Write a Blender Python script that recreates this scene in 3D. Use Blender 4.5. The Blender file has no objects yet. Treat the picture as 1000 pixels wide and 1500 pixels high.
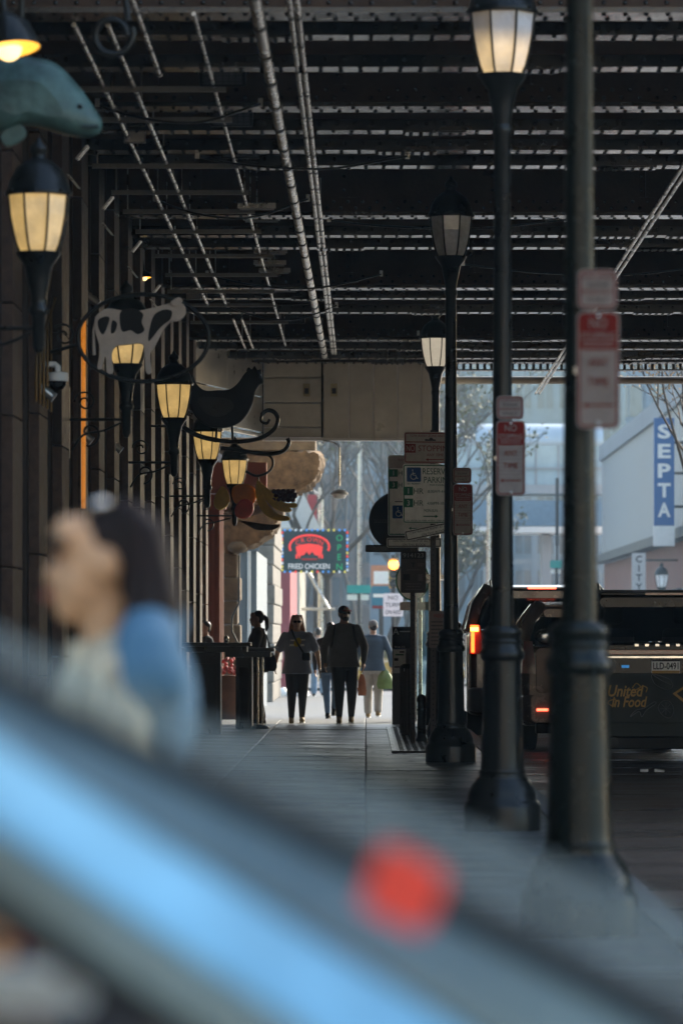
import bpy, bmesh, math, random
from mathutils import Vector, Matrix
R = math.radians
PI = math.pi
random.seed(7)
S = bpy.context.scene
COL = S.collection

# ------------------------------------------------------------------ camera, sky, sun, exposure
EYE = 1.34                      # camera height; the street is looked along +Y
FPX = 5625.0                    # 135 mm lens on a 36 mm side of 1500 px
cam_d = bpy.data.cameras.new('camera')
cam_d.lens = 135; cam_d.sensor_width = 36; cam_d.sensor_fit = 'AUTO'
cam_d.shift_x = -35 / 1500; cam_d.shift_y = 180 / 1500
cam_d.clip_start = 0.1; cam_d.clip_end = 6000
cam_d.dof.use_dof = True; cam_d.dof.focus_distance = 47.0; cam_d.dof.aperture_fstop = 2.8
cam = bpy.data.objects.new('camera', cam_d); COL.objects.link(cam)
cam.location = (0, 0, EYE); cam.rotation_euler = (R(90), 0, 0)
S.camera = cam

SUN_AZ, SUN_EL = R(35), R(28)
world = bpy.data.worlds.new('World'); S.world = world; world.use_nodes = True
wn = world.node_tree
sky = wn.nodes.new('ShaderNodeTexSky'); sky.sky_type = 'NISHITA'; sky.sun_disc = False
sky.sun_elevation = SUN_EL; sky.sun_rotation = SUN_AZ; sky.air_density = 1.2; sky.dust_density = 1.6
wn.links.new(sky.outputs[0], wn.nodes['Background'].inputs[0])
wn.nodes['Background'].inputs[1].default_value = 0.15
sun_d = bpy.data.lights.new('sun', 'SUN'); sun_d.energy = 3.0; sun_d.angle = R(0.5); sun_d.color = (1, .92, .8)
sun = bpy.data.objects.new('sun', sun_d); COL.objects.link(sun)
sv = Vector((math.sin(SUN_AZ) * math.cos(SUN_EL), math.cos(SUN_AZ) * math.cos(SUN_EL), math.sin(SUN_EL)))
sun.rotation_euler = sv.to_track_quat('Z', 'Y').to_euler(); sun.location = (30, 60, 60)
S.view_settings.view_transform = 'Standard'; S.view_settings.look = 'None'
S.view_settings.gamma = 1; S.view_settings.use_curve_mapping = False
S.view_settings.exposure = 1.55

def W(px, py, d):               # a sight line of the photograph met at depth d -> place in the street
    return Vector(((px - 535) * d / FPX, d, EYE + (930 - py) * d / FPX))

# ------------------------------------------------------------------ materials
MATS = {}
def mat(name, col, rough=.6, metal=0, var=.18, scale=5.0, bump=0.0, bscale=40.0, coat=0, spec=.5, stretch=None, emit=None, estr=0, rvar=.12, aniso=None):
    if name in MATS: return MATS[name]
    m = bpy.data.materials.new(name); m.use_nodes = True
    nt = m.node_tree; b = nt.nodes['Principled BSDF']
    tc = nt.nodes.new('ShaderNodeTexCoord'); src = tc.outputs['Object']
    if stretch:
        mp = nt.nodes.new('ShaderNodeMapping'); mp.inputs['Scale'].default_value = stretch
        nt.links.new(src, mp.inputs[0]); src = mp.outputs[0]
    n = nt.nodes.new('ShaderNodeTexNoise'); n.inputs['Scale'].default_value = scale; n.inputs['Detail'].default_value = 6; n.inputs['Roughness'].default_value = .65
    nt.links.new(src, n.inputs['Vector'])
    cr = nt.nodes.new('ShaderNodeValToRGB')
    cr.color_ramp.elements[0].position = .3; cr.color_ramp.elements[1].position = .7
    cr.color_ramp.elements[0].color = (*[c * (1 - var) for c in col], 1)
    cr.color_ramp.elements[1].color = (*[min(1, c * (1 + var)) for c in col], 1)
    nt.links.new(n.outputs[0], cr.inputs[0]); nt.links.new(cr.outputs[0], b.inputs['Base Color'])
    mr = nt.nodes.new('ShaderNodeMapRange'); mr.inputs['From Min'].default_value = .3; mr.inputs['From Max'].default_value = .7
    mr.inputs['To Min'].default_value = max(.02, rough - rvar); mr.inputs['To Max'].default_value = min(1, rough + rvar)
    nt.links.new(n.outputs[0], mr.inputs['Value']); nt.links.new(mr.outputs[0], b.inputs['Roughness'])
    b.inputs['Metallic'].default_value = metal; b.inputs['Coat Weight'].default_value = coat
    b.inputs['Specular IOR Level'].default_value = spec
    if bump:
        n2 = nt.nodes.new('ShaderNodeTexNoise'); n2.inputs['Scale'].default_value = bscale; n2.inputs['Detail'].default_value = 5
        nt.links.new(src, n2.inputs['Vector'])
        bp = nt.nodes.new('ShaderNodeBump'); bp.inputs['Strength'].default_value = bump; bp.inputs['Distance'].default_value = .02
        nt.links.new(n2.outputs[0], bp.inputs['Height']); nt.links.new(bp.outputs[0], b.inputs['Normal'])
    if emit:
        b.inputs['Emission Color'].default_value = (*emit, 1); b.inputs['Emission Strength'].default_value = estr
    MATS[name] = m
    return m
def glass(name, tint, clear=.6, rough=.03, ior=1.5):
    if name in MATS: return MATS[name]
    m = bpy.data.materials.new(name); m.use_nodes = True; nt = m.node_tree
    for n in list(nt.nodes):
        if n.type == 'BSDF_PRINCIPLED': nt.nodes.remove(n)
    out = [n for n in nt.nodes if n.type == 'OUTPUT_MATERIAL'][0]
    t = nt.nodes.new('ShaderNodeBsdfTransparent'); t.inputs[0].default_value = (*tint, 1)
    g = nt.nodes.new('ShaderNodeBsdfGlossy'); g.inputs['Roughness'].default_value = rough
    fr = nt.nodes.new('ShaderNodeFresnel'); fr.inputs[0].default_value = ior
    mx = nt.nodes.new('ShaderNodeMixShader')
    nt.links.new(fr.outputs[0], mx.inputs[0]); nt.links.new(t.outputs[0], mx.inputs[1]); nt.links.new(g.outputs[0], mx.inputs[2])
    nt.links.new(mx.outputs[0], out.inputs[0])
    MATS[name] = m
    return m
def veiled(name, tint, veil, amt):
    """clear glass with a blue-grey light veil painted into it, uneven with wiper streaks"""
    m = bpy.data.materials.new(name); m.use_nodes = True; nt = m.node_tree
    for n in list(nt.nodes):
        if n.type == 'BSDF_PRINCIPLED': nt.nodes.remove(n)
    out = [n for n in nt.nodes if n.type == 'OUTPUT_MATERIAL'][0]
    t = nt.nodes.new('ShaderNodeBsdfTransparent'); t.inputs[0].default_value = (*tint, 1)
    d = nt.nodes.new('ShaderNodeBsdfDiffuse'); d.inputs[0].default_value = (*veil, 1)
    tc = nt.nodes.new('ShaderNodeTexCoord'); mp = nt.nodes.new('ShaderNodeMapping'); mp.inputs['Scale'].default_value = (30, .8, 3); mp.inputs['Rotation'].default_value = (0, 0, .5)
    n = nt.nodes.new('ShaderNodeTexNoise'); n.inputs['Scale'].default_value = 2; n.inputs['Detail'].default_value = 5
    nt.links.new(tc.outputs['Object'], mp.inputs[0]); nt.links.new(mp.outputs[0], n.inputs['Vector'])
    mr = nt.nodes.new('ShaderNodeMapRange'); mr.inputs['From Min'].default_value = .3; mr.inputs['From Max'].default_value = .7; mr.inputs['To Min'].default_value = amt * .7; mr.inputs['To Max'].default_value = amt * 1.3
    nt.links.new(n.outputs[0], mr.inputs['Value'])
    mx = nt.nodes.new('ShaderNodeMixShader'); nt.links.new(mr.outputs[0], mx.inputs[0]); nt.links.new(t.outputs[0], mx.inputs[1]); nt.links.new(d.outputs[0], mx.inputs[2])
    nt.links.new(mx.outputs[0], out.inputs[0]); MATS[name] = m
    return m
def lampglass(name, col, estr, top=None):
    """lit lantern glass; given top, the glow fades upward over a blue-grey sky colour"""
    m = mat(name, (.50, .55, .62) if top else (.55, .5, .4), .22, 0, .12, 9, .12, 30, coat=.6)
    nt = m.node_tree; b = nt.nodes['Principled BSDF']
    tc = nt.nodes.new('ShaderNodeTexCoord'); n = nt.nodes.new('ShaderNodeTexNoise'); n.inputs['Scale'].default_value = 7
    nt.links.new(tc.outputs['Object'], n.inputs['Vector'])
    mr = nt.nodes.new('ShaderNodeMapRange'); mr.inputs['From Min'].default_value = .3; mr.inputs['From Max'].default_value = .7
    mr.inputs['To Min'].default_value = estr * .7; mr.inputs['To Max'].default_value = estr * 1.25
    nt.links.new(n.outputs[0], mr.inputs['Value'])
    b.inputs['Emission Color'].default_value = (*col, 1)
    if top:                        # glow fades upward; blue-grey base colour stands for the reflected sky
        sx = nt.nodes.new('ShaderNodeSeparateXYZ'); nt.links.new(tc.outputs['Object'], sx.inputs[0])
        m2 = nt.nodes.new('ShaderNodeMapRange'); m2.interpolation_type = 'SMOOTHSTEP'; m2.inputs['From Min'].default_value = top[0]; m2.inputs['From Max'].default_value = top[1]; m2.inputs['To Min'].default_value = 1; m2.inputs['To Max'].default_value = .12
        nt.links.new(sx.outputs[2], m2.inputs['Value'])
        ml = nt.nodes.new('ShaderNodeMath'); ml.operation = 'MULTIPLY'; nt.links.new(mr.outputs[0], ml.inputs[0]); nt.links.new(m2.outputs[0], ml.inputs[1])
        nt.links.new(ml.outputs[0], b.inputs['Emission Strength'])
    else: nt.links.new(mr.outputs[0], b.inputs['Emission Strength'])
    return m

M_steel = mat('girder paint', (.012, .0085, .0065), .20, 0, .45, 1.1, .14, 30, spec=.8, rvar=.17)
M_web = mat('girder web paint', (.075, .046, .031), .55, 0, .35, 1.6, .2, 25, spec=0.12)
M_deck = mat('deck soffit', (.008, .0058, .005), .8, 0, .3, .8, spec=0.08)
M_galv = mat('galvanised pipe', (.55, .53, .48), .30, .85, .2, 6, .1, 20)
M_clad = mat('sheet metal cladding', (.54, .52, .46), .36, .5, .22, 1.5, .25, 2.2, rvar=.1)
M_cladseam = mat('cladding seam', (.95, .93, .88), .5, .0, .2, 4)
M_iron = mat('black cast iron', (.008, .010, .0095), .34, 0, .2, 8, .04, 60, coat=.1, spec=0.3)
M_green = mat('dark green post paint', (.004, .010, .0095), .30, 0, .2, 7, .04, 60, coat=.0, spec=0.3)
M_granite = mat('brown granite', (.075, .046, .033), .62, 0, .35, 9, .3, 45, spec=0.18)
M_granite2 = mat('dark granite', (.024, .016, .0125), .45, 0, .35, 9, .3, 45, spec=0.15)
M_moulding = mat('bronze moulding', (.032, .020, .014), .34, .2, .3, 12, spec=0.25)
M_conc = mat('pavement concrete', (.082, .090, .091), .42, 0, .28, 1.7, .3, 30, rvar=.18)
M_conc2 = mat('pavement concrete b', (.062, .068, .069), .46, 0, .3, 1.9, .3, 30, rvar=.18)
M_joint = mat('pavement joint', (.06, .058, .055), .9)
M_farwalk = mat('sunlit pavement', (.135, .143, .143), .75, 0, .12, 1.1, .2, 20)  # paler copy of the pavement concrete, sunlight put into its colour
M_asph = mat('asphalt', (.15, .105, .080), .40, 0, .6, .7, .4, 60, stretch=(.3, 2.6, 1), rvar=.25)  # stretched noise puts reflection streaks into colour and roughness
M_faras = mat('sunlit asphalt', (.19, .185, .18), .7, 0, .2, .8, .2, 40)  # paler copy of the asphalt, sunlight put into its colour
M_kerb = mat('kerb granite', (.19, .18, .17), .6, 0, .25, 8, .2, 40)
M_rock = mat('rock faced stone', (.165, .108, .058), .9, 0, .6, 5.5, 1.0, 6)
M_rock2 = mat('weathered stone', (.16, .12, .075), .9, 0, .35, 3.5, .6, 18)
M_red = mat('oxblood column paint', (.24, .055, .022), .45, 0, .15, 3)
M_white = mat('white paint', (.75, .74, .70), .5, 0, .06, 6)
M_dirty = mat('weathered white sign', (.92, .89, .82), .45, 0, .12, 14, spec=.08)
M_postred = mat('darkened sign red', (.15, .010, .007), .4, 0, .12, 20, spec=.08)  # sign red darkened to offset the strong light at the lamp posts
M_postsign = mat('darkened white sign', (.26, .225, .20), .5, 0, .15, 14, spec=.08)  # sign white darkened to offset the strong light at the lamp posts
M_signpink = mat('weathered cream sign', (.50, .43, .37), .45, 0, .12, 14, spec=.08)
M_signred = mat('sign red', (.22, .013, .009), .4, 0, .1, 20, spec=.08)
M_signgreen = mat('sign green', (.012, .16, .075), .4, 0, .1, 20, spec=.08)
M_signtext = mat('sign green text', (.01, .105, .055), .45, 0, .1, 20, spec=.08)
M_signblue = mat('sign blue', (.015, .075, .24), .4, 0, .1, 20, spec=.08)
M_black = mat('black plastic', (.012, .012, .012), .4, 0, .2, 10, spec=.1)
M_dark = mat('dark grey print', (.05, .045, .042), .5, 0, .2, 10, spec=.08)
M_brown = mat('brown sign board', (.075, .058, .050), .4, 0, .2, 10, spec=.08)
M_tyre = mat('tyre rubber', (.014, .014, .014), .75, 0, .2, 20)
M_chrome = mat('chrome', (.7, .69, .66), .12, 1, .08, 6)
M_alloy = mat('alloy rim', (.35, .35, .34), .3, .9, .1, 8)
M_carblack = mat('black car paint', (.008, .008, .009), .2, 0, .2, 6, coat=.15, rvar=.05, spec=.2)
M_carwrap = mat('car wrap charcoal green', (.016, .024, .020), .4, 0, .15, 6, spec=0.15)
M_cartaupe = mat('taupe car paint', (.30, .23, .19), .25, .4, .12, 6, coat=.9, rvar=.05)
M_carsilver = mat('grey car paint', (.10, .085, .08), .25, .4, .12, 6, coat=.9, rvar=.05)
M_carblue = mat('steel blue car paint', (.30, .42, .56), .25, .85, .1, 5, coat=1, rvar=.05)
M_carglass = glass('tinted car glass', (.58, .66, .68))
M_screen = glass('windscreen glass', (.62, .70, .72)); M_frontglass = veiled('dusty windscreen glass', (.84, .93, .95), (.17, .215, .22), .42)
M_seat = mat('dark seat fabric', (.02, .02, .022), .8)
M_tail = mat('tail light lens', (.20, .01, .008), .15, 0, .15, 12, coat=1)
M_taillit = mat('lit tail light', (.5, .03, .01), .3, 0, .2, 30, emit=(1, .09, .012), estr=2.6)
M_tailhot = mat('lit tail light core', (.7, .3, .05), .3, 0, .2, 30, emit=(1, .30, .05), estr=4.0)
M_brake = mat('lit brake light', (.6, .05, .03), .3, 0, .1, 30, emit=(1, .10, .05), estr=2.2)
M_amber = mat('amber lamp', (.8, .4, .05), .3, 0, .2, 5, emit=(1, .45, .05), estr=.7)
M_gold = mat('gold print', (.45, .24, .035), .5, 0, .1, 20)
M_chalk = mat('chalk print', (.16, .155, .15), .7, 0, .2, 20)
M_warm = lampglass('lit warm lantern glass', (1.0, .64, .21), .18)
M_warm2 = lampglass('lit post lantern glass', (1.0, .68, .30), .24, (5.34, 5.52))
M_greyglass = mat('unlit lantern glass', (.85, .83, .78), .25, 0, .3, 6, .1, 20, coat=.6)
M_bulb = mat('lit bulb', (.9, .8, .6), .3, 0, .05, 5, emit=(1, .70, .3), estr=.8)
M_skin = mat('skin', (.48, .29, .20), .5, 0, .08, 12)
M_skindark = mat('tan skin', (.34, .19, .12), .5, 0, .08, 12)
M_skinpale = mat('warm skin', (.62, .38, .24), .45, 0, .08, 12)
M_leafgold = mat('golden bud', (.42, .24, .075), .7, 0, .35, 3)
M_bark = mat('bark', (.07, .055, .042), .9, 0, .3, 12, .4, 30)
M_twig = mat('grey twig', (.10, .085, .07), .9, 0, .3, 6)
M_leafolive = mat('olive leaf', (.10, .10, .035), .7, 0, .4, 3)

# ------------------------------------------------------------------ geometry helpers
class MB:
    def __init__(self): self.v = []; self.f = []; self.s = []
    def add(self, vs, fs, smooth=False):
        o = len(self.v); self.v += [tuple(p) for p in vs]
        self.f += [tuple(i + o for i in f) for f in fs]; self.s += [smooth] * len(fs); return self
    def box(self, x0, x1, y0, y1, z0, z1):
        return self.add([(x0, y0, z0), (x1, y0, z0), (x1, y1, z0), (x0, y1, z0), (x0, y0, z1), (x1, y0, z1), (x1, y1, z1), (x0, y1, z1)],
                        [(3, 2, 1, 0), (4, 5, 6, 7), (0, 1, 5, 4), (1, 2, 6, 5), (2, 3, 7, 6), (3, 0, 4, 7)])
    def hexa(self, p):
        return self.add(p, [(3, 2, 1, 0), (4, 5, 6, 7), (0, 1, 5, 4), (1, 2, 6, 5), (2, 3, 7, 6), (3, 0, 4, 7)])
    def quad(self, a, b, c, d): return self.add([a, b, c, d], [(0, 1, 2, 3)])
    def tube(self, pts, r, n=8, caps=True, closed=False):
        pts = [Vector(p) for p in pts]; k = len(pts)
        rs = r if isinstance(r, (list, tuple)) else [r] * k
        vs = []; up = None
        for i, p in enumerate(pts):
            if closed: t = pts[(i + 1) % k] - pts[i - 1]
            else: t = pts[min(i + 1, k - 1)] - pts[max(i - 1, 0)]
            t = t.normalized() if t.length > 1e-9 else Vector((0, 0, 1))
            if up is None:
                a = Vector((0, 0, 1)) if abs(t.z) < .9 else Vector((1, 0, 0))
                up = (a - t * a.dot(t)).normalized()
            else:
                up = up - t * up.dot(t)
                up = up.normalized() if up.length > 1e-6 else t.orthogonal().normalized()
            s = t.cross(up)
            for j in range(n):
                a = 2 * PI * j / n
                vs.append(p + (up * math.cos(a) + s * math.sin(a)) * rs[i])
        fs = []
        for i in range(k if closed else k - 1):
            for j in range(n):
                a, b = i * n + j, i * n + (j + 1) % n
                c, d = ((i + 1) % k) * n + (j + 1) % n, ((i + 1) % k) * n + j
                fs.append((a, d, c, b))
        self.add(vs, fs, True)
        if caps and not closed:
            self.add(vs[:n], [tuple(range(n))]); self.add(vs[-n:], [tuple(reversed(range(n)))])
        return self
    def lathe(self, prof, n=20, c=(0, 0, 0), smooth=True, a0=0.0, caps=True, sx=1, sy=1):
        vs = []
        for r, z in prof:
            for j in range(n):
                a = a0 + 2 * PI * j / n
                vs.append((c[0] + r * math.cos(a) * sx, c[1] + r * math.sin(a) * sy, c[2] + z))
        fs = []
        for i in range(len(prof) - 1):
            for j in range(n):
                fs.append((i * n + j, i * n + (j + 1) % n, (i + 1) * n + (j + 1) % n, (i + 1) * n + j))
        self.add(vs, fs, smooth)
        if caps:
            self.add(vs[:n], [tuple(reversed(range(n)))]); self.add(vs[-n:], [tuple(range(n))])
        return self
    def prism(self, poly, y0, y1):          # outline in x,z pushed through y
        n = len(poly)
        a = sum(poly[i][0] * poly[(i + 1) % n][1] - poly[(i + 1) % n][0] * poly[i][1] for i in range(n))
        if a < 0: poly = poly[::-1]
        vs = [(x, y0, z) for x, z in poly] + [(x, y1, z) for x, z in poly]
        fs = [tuple(range(n)), tuple(reversed(range(n, 2 * n)))] + [(i, n + i, n + (i + 1) % n, (i + 1) % n) for i in range(n)]
        return self.add(vs, fs)
    def ball(self, c, rx, ry=None, rz=None, n=14, m=9):
        ry = rx if ry is None else ry; rz = rx if rz is None else rz
        pr = []
        vs = []; fs = []
        for i in range(1, m):
            th = PI * i / m
            for j in range(n):
                a = 2 * PI * j / n
                vs.append((c[0] + rx * math.sin(th) * math.cos(a), c[1] + ry * math.sin(th) * math.sin(a), c[2] + rz * math.cos(th)))
        t = len(vs); vs += [(c[0], c[1], c[2] + rz), (c[0], c[1], c[2] - rz)]
        for j in range(n):
            fs.append((t, j, (j + 1) % n)); b = (m - 2) * n
            fs.append((t + 1, b + (j + 1) % n, b + j))
        for i in range(m - 2):
            for j in range(n):
                fs.append((i * n + j, (i + 1) * n + j, (i + 1) * n + (j + 1) % n, i * n + (j + 1) % n))
        return self.add(vs, fs, True)
    def loft(self, rings, caps=True, smooth=True):
        n = len(rings[0]); vs = [p for r in rings for p in r]; fs = []
        for i in range(len(rings) - 1):
            for j in range(n):
                fs.append((i * n + j, i * n + (j + 1) % n, (i + 1) * n + (j + 1) % n, (i + 1) * n + j))
        self.add(vs, fs, smooth)
        if caps:
            self.add(rings[0], [tuple(reversed(range(n)))]); self.add(rings[-1], [tuple(range(n))])
        return self
    def dome(self, c, r, h, axis, n=7):     # rivet head: low dome pushed out along axis
        ax = Vector(axis); u = ax.orthogonal().normalized(); w = ax.cross(u); c = Vector(c)
        vs = []
        for rr, hh in ((1, 0), (.72, .7)):
            for j in range(n):
                a = 2 * PI * j / n
                vs.append(c + (u * math.cos(a) + w * math.sin(a)) * r * rr + ax * h * hh)
        vs.append(c + ax * h)
        fs = [(j, (j + 1) % n, n + (j + 1) % n, n + j) for j in range(n)] + [(n + j, n + (j + 1) % n, 2 * n) for j in range(n)]
        return self.add(vs, fs, True)
    def mesh(self, name):
        me = bpy.data.meshes.new(name); me.from_pydata(self.v, [], self.f)
        me.polygons.foreach_set('use_smooth', self.s); me.update()
        return me

def obj(name, geo, m=None, parent=None, loc=(0, 0, 0), rot=(0, 0, 0), bevel=0, kind=None, label=None, fix=False):
    me = geo.mesh(name) if isinstance(geo, MB) else geo
    if fix:
        bm = bmesh.new(); bm.from_mesh(me); bmesh.ops.recalc_face_normals(bm, faces=bm.faces); bm.to_mesh(me); bm.free()
    o = bpy.data.objects.new(name, me); COL.objects.link(o)
    o.location = loc; o.rotation_euler = rot
    if m is not None and not me.materials: me.materials.append(m)
    if parent is not None: o.parent = parent
    if bevel:
        b = o.modifiers.new('bevel', 'BEVEL'); b.width = bevel; b.segments = 2; b.limit_method = 'ANGLE'; b.angle_limit = R(40)
    if kind: o['kind'] = kind
    if label: o['label'] = label
    return o
def thing(name, label, cat, loc=(0, 0, 0), rotz=0, group=None):
    o = bpy.data.objects.new(name, None); COL.objects.link(o); o.empty_display_size = .1
    o.location = loc; o.rotation_euler = (0, 0, rotz); o['label'] = label; o['category'] = cat
    if group: o['group'] = group
    return o
def tag(o, label, cat, group=None):
    o['label'] = label; o['category'] = cat
    if group: o['group'] = group
    return o
def kids(o): return [c for c in COL.objects if c.parent == o]
def dup(root, loc, label=None, rotz=None, kidmap=None):
    kidmap = kidmap or KIDS(root)
    r = root.copy(); COL.objects.link(r); r.location = loc
    if rotz is not None: r.rotation_euler = (0, 0, rotz)
    if label: r['label'] = label
    def rec(src, dst):
        for ch in kidmap.get(src.name, ()):
            c = ch.copy(); COL.objects.link(c); c.parent = dst; rec(ch, c)
    rec(root, r)
    return r
def KIDS(root):
    mp = {}
    for o in COL.objects:
        if o.parent is not None: mp.setdefault(o.parent.name, []).append(o)
    return mp
def arc(cx, cz, r, a0, a1, n=14, y=0, rz=None):
    rz = rz or r
    return [(cx + r * math.cos(R(a0 + (a1 - a0) * i / n)), y, cz + rz * math.sin(R(a0 + (a1 - a0) * i / n))) for i in range(n + 1)]
def spiral(cx, cz, r0, r1, a0, a1, n=30, y=0):
    return [(cx + (r0 + (r1 - r0) * i / n) * math.cos(R(a0 + (a1 - a0) * i / n)), y, cz + (r0 + (r1 - r0) * i / n) * math.sin(R(a0 + (a1 - a0) * i / n))) for i in range(n + 1)]
def smooth_path(pts, k=8, closed=False):
    P = [Vector(p) for p in pts]; n = len(P); out = []
    rng = range(n if closed else n - 1)
    for i in rng:
        p0 = P[(i - 1) % n] if closed or i > 0 else P[0]; p1 = P[i]; p2 = P[(i + 1) % n]
        p3 = P[(i + 2) % n] if closed or i + 2 < n else P[-1]
        for j in range(k):
            t = j / k
            out.append(.5 * ((2 * p1) + (p2 - p0) * t + (2 * p0 - 5 * p1 + 4 * p2 - p3) * t * t + (3 * p1 - p0 - 3 * p2 + p3) * t ** 3))
    if not closed: out.append(P[-1])
    return out
def outline(pts, k=5):                     # smooth closed 2-D outline
    return [(p.x, p.y) for p in smooth_path([(a, b, 0) for a, b in pts], k, True)]
def rrect(x0, z0, x1, z1, r, n=4):
    out = []
    for cx, cz, a in ((x1 - r, z1 - r, 0), (x0 + r, z1 - r, 90), (x0 + r, z0 + r, 180), (x1 - r, z0 + r, 270)):
        for i in range(n + 1):
            t = R(a + 90 * i / n); out.append((cx + r * math.cos(t), cz + r * math.sin(t)))
    return out
def frame_ring(x0, z0, x1, z1, r, w, y0, y1):
    """thin raised border strip that follows a rounded plate"""
    a = rrect(x0, z0, x1, z1, r); b = rrect(x0 + w, z0 + w, x1 - w, z1 - w, max(r - w, .002)); n = len(a); m = MB()
    vs = [(x, y0, z) for x, z in a] + [(x, y0, z) for x, z in b] + [(x, y1, z) for x, z in a] + [(x, y1, z) for x, z in b]
    fs = []
    for i in range(n):
        j = (i + 1) % n
        fs += [(i, j, n + j, n + i), (2 * n + i, 3 * n + i, 3 * n + j, 2 * n + j), (i, 2 * n + i, 2 * n + j, j), (n + i, n + j, 3 * n + j, 3 * n + i)]
    return m.add(vs, fs)
_tx = {}
def text_mesh(body, shear=0, bold=0.0, space=1.0):
    key = (body, shear, bold, space)
    if key not in _tx:
        cu = bpy.data.curves.new('lettering', 'FONT'); cu.body = body; cu.size = 1; cu.align_x = 'CENTER'; cu.shear = shear
        cu.offset = bold; cu.space_character = space; cu.resolution_u = 3; cu.extrude = .002
        o = bpy.data.objects.new('lettering', cu); COL.objects.link(o)
        me = bpy.data.meshes.new_from_object(o.evaluated_get(bpy.context.evaluated_depsgraph_get()))
        bpy.data.objects.remove(o); bpy.data.curves.remove(cu)
        _tx[key] = me
    return _tx[key]
def text(body, m, parent, cx, cz, h, w=None, y=-.003, shear=0, bold=0.0, space=1.0, name='lettering', rot=0):
    """flat lettering facing -Y, centred at cx, cz, h tall (capitals) and, if given, w wide"""
    me = text_mesh(body, shear, bold, space).copy()
    xs = [v.co.x for v in me.vertices]; ys = [v.co.y for v in me.vertices]
    if not xs: return None
    sx0, sx1, sy0, sy1 = min(xs), max(xs), min(ys), max(ys)
    ky = h / (sy1 - sy0); kx = (w / (sx1 - sx0)) if w else ky
    for v in me.vertices:
        v.co = ((v.co.x - (sx0 + sx1) / 2) * kx, -v.co.z * .5, (v.co.y - (sy0 + sy1) / 2) * ky)
    me.materials.clear()
    return obj(name, me, m, parent, (cx, y, cz), (0, rot, 0))
def remeshed(mb, voxel, smooth_it=2, name='body'):
    me = mb.mesh(name)
    o = bpy.data.objects.new('tmp', me); COL.objects.link(o)
    r = o.modifiers.new('r', 'REMESH'); r.mode = 'VOXEL'; r.voxel_size = voxel; r.use_smooth_shade = True
    if smooth_it:
        s = o.modifiers.new('s', 'SMOOTH'); s.iterations = smooth_it; s.factor = .5
    out = bpy.data.meshes.new_from_object(o.evaluated_get(bpy.context.evaluated_depsgraph_get()))
    bpy.data.objects.remove(o); bpy.data.meshes.remove(me)
    out.name = name; out.polygons.foreach_set('use_smooth', [True] * len(out.polygons))
    return out

# ================================================================== THE SETTING
def gz(y):                       # the ground drops a little beyond the bridge
    return 0 if y < 60 else (-.2 if y > 72 else -.2 * (y - 60) / 12)
def strip(x0, x1, ys, dz):
    m = MB(); vs = []
    for y in ys: vs += [(x0, y, gz(y) + dz), (x1, y, gz(y) + dz)]
    m.add(vs, [(2 * i, 2 * i + 1, 2 * i + 3, 2 * i + 2) for i in range(len(ys) - 1)])
    return m
YS = [-60, 10, 30, 45, 60, 63, 66, 69, 72, 120, 300, 1200]
obj('ground', strip(-900, 900, YS[:-1] + [3000], -.16), M_asph, kind='structure')
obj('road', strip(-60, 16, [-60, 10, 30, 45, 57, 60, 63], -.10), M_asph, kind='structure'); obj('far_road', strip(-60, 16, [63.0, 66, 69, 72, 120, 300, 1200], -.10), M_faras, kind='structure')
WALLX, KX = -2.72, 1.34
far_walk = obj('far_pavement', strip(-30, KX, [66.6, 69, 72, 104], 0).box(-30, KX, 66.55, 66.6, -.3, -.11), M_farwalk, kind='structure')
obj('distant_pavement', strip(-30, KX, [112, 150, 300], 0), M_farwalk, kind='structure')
obj('opposite_pavement', strip(9.4, 14, [18, 60, 66, 72, 120, 300], 0), M_conc, kind='structure')
walk = obj('pavement', MB().box(-3.2, KX, 15.2, 57, -.3, -.015).box(-3.2, KX, 57, 60.0, -.3, -.016), M_joint, kind='structure')
slabs = {}
def slab_mesh(w, l, k):
    key = (w, l, k)
    if key not in slabs:
        m = MB(); b = .012
        m.add([(0, 0, -.05), (w, 0, -.05), (w, l, -.05), (0, l, -.05), (0, 0, -b * .6), (w, 0, -b * .6), (w, l, -b * .6), (0, l, -b * .6),
               (b, b, 0), (w - b, b, 0), (w - b, l - b, 0), (b, l - b, 0)],
              [(0, 1, 5, 4), (1, 2, 6, 5), (2, 3, 7, 6), (3, 0, 4, 7), (4, 5, 9, 8), (5, 6, 10, 9), (6, 7, 11, 10), (7, 4, 8, 11), (8, 9, 10, 11)])
        me = m.mesh('slab'); me.materials.append([M_conc, M_conc2][k]); slabs[key] = me
    return slabs[key]
rs = random.Random(3)
for j in range(34):
    y = 15.5 + j * 1.5
    for i in range(3):
        x = -2.66 + i * 1.333
        mat_k = 0 if rs.random() < .6 else 1
        mm = slab_mesh(1.325, 1.488, mat_k)
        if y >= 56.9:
            mm = mm.copy(); mm.materials.clear(); mm.materials.append(M_farwalk)  # slabs past the shade edge take the paler sunlit copy
        o = obj('slab', mm, None, walk, (x, y, gz(y + .7) + rs.uniform(-.003, .002)), (rs.uniform(-.002, .002), rs.uniform(-.002, .002), 0))
kerb = obj('kerb', MB().box(KX + .01, KX + .13, 17, 60, -.3, -.03), M_joint, kind='structure')
km = MB().box(0, .15, 0, 1.99, -.2, 0).mesh('kerb_stone'); km.materials.append(M_kerb)
for j in range(25):
    obj('kerb_stone', km, None, kerb, (KX + .005, 17 + 2 * j, gz(17 + 2 * j) + rs.uniform(-.004, .004)), bevel=.012)

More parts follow.
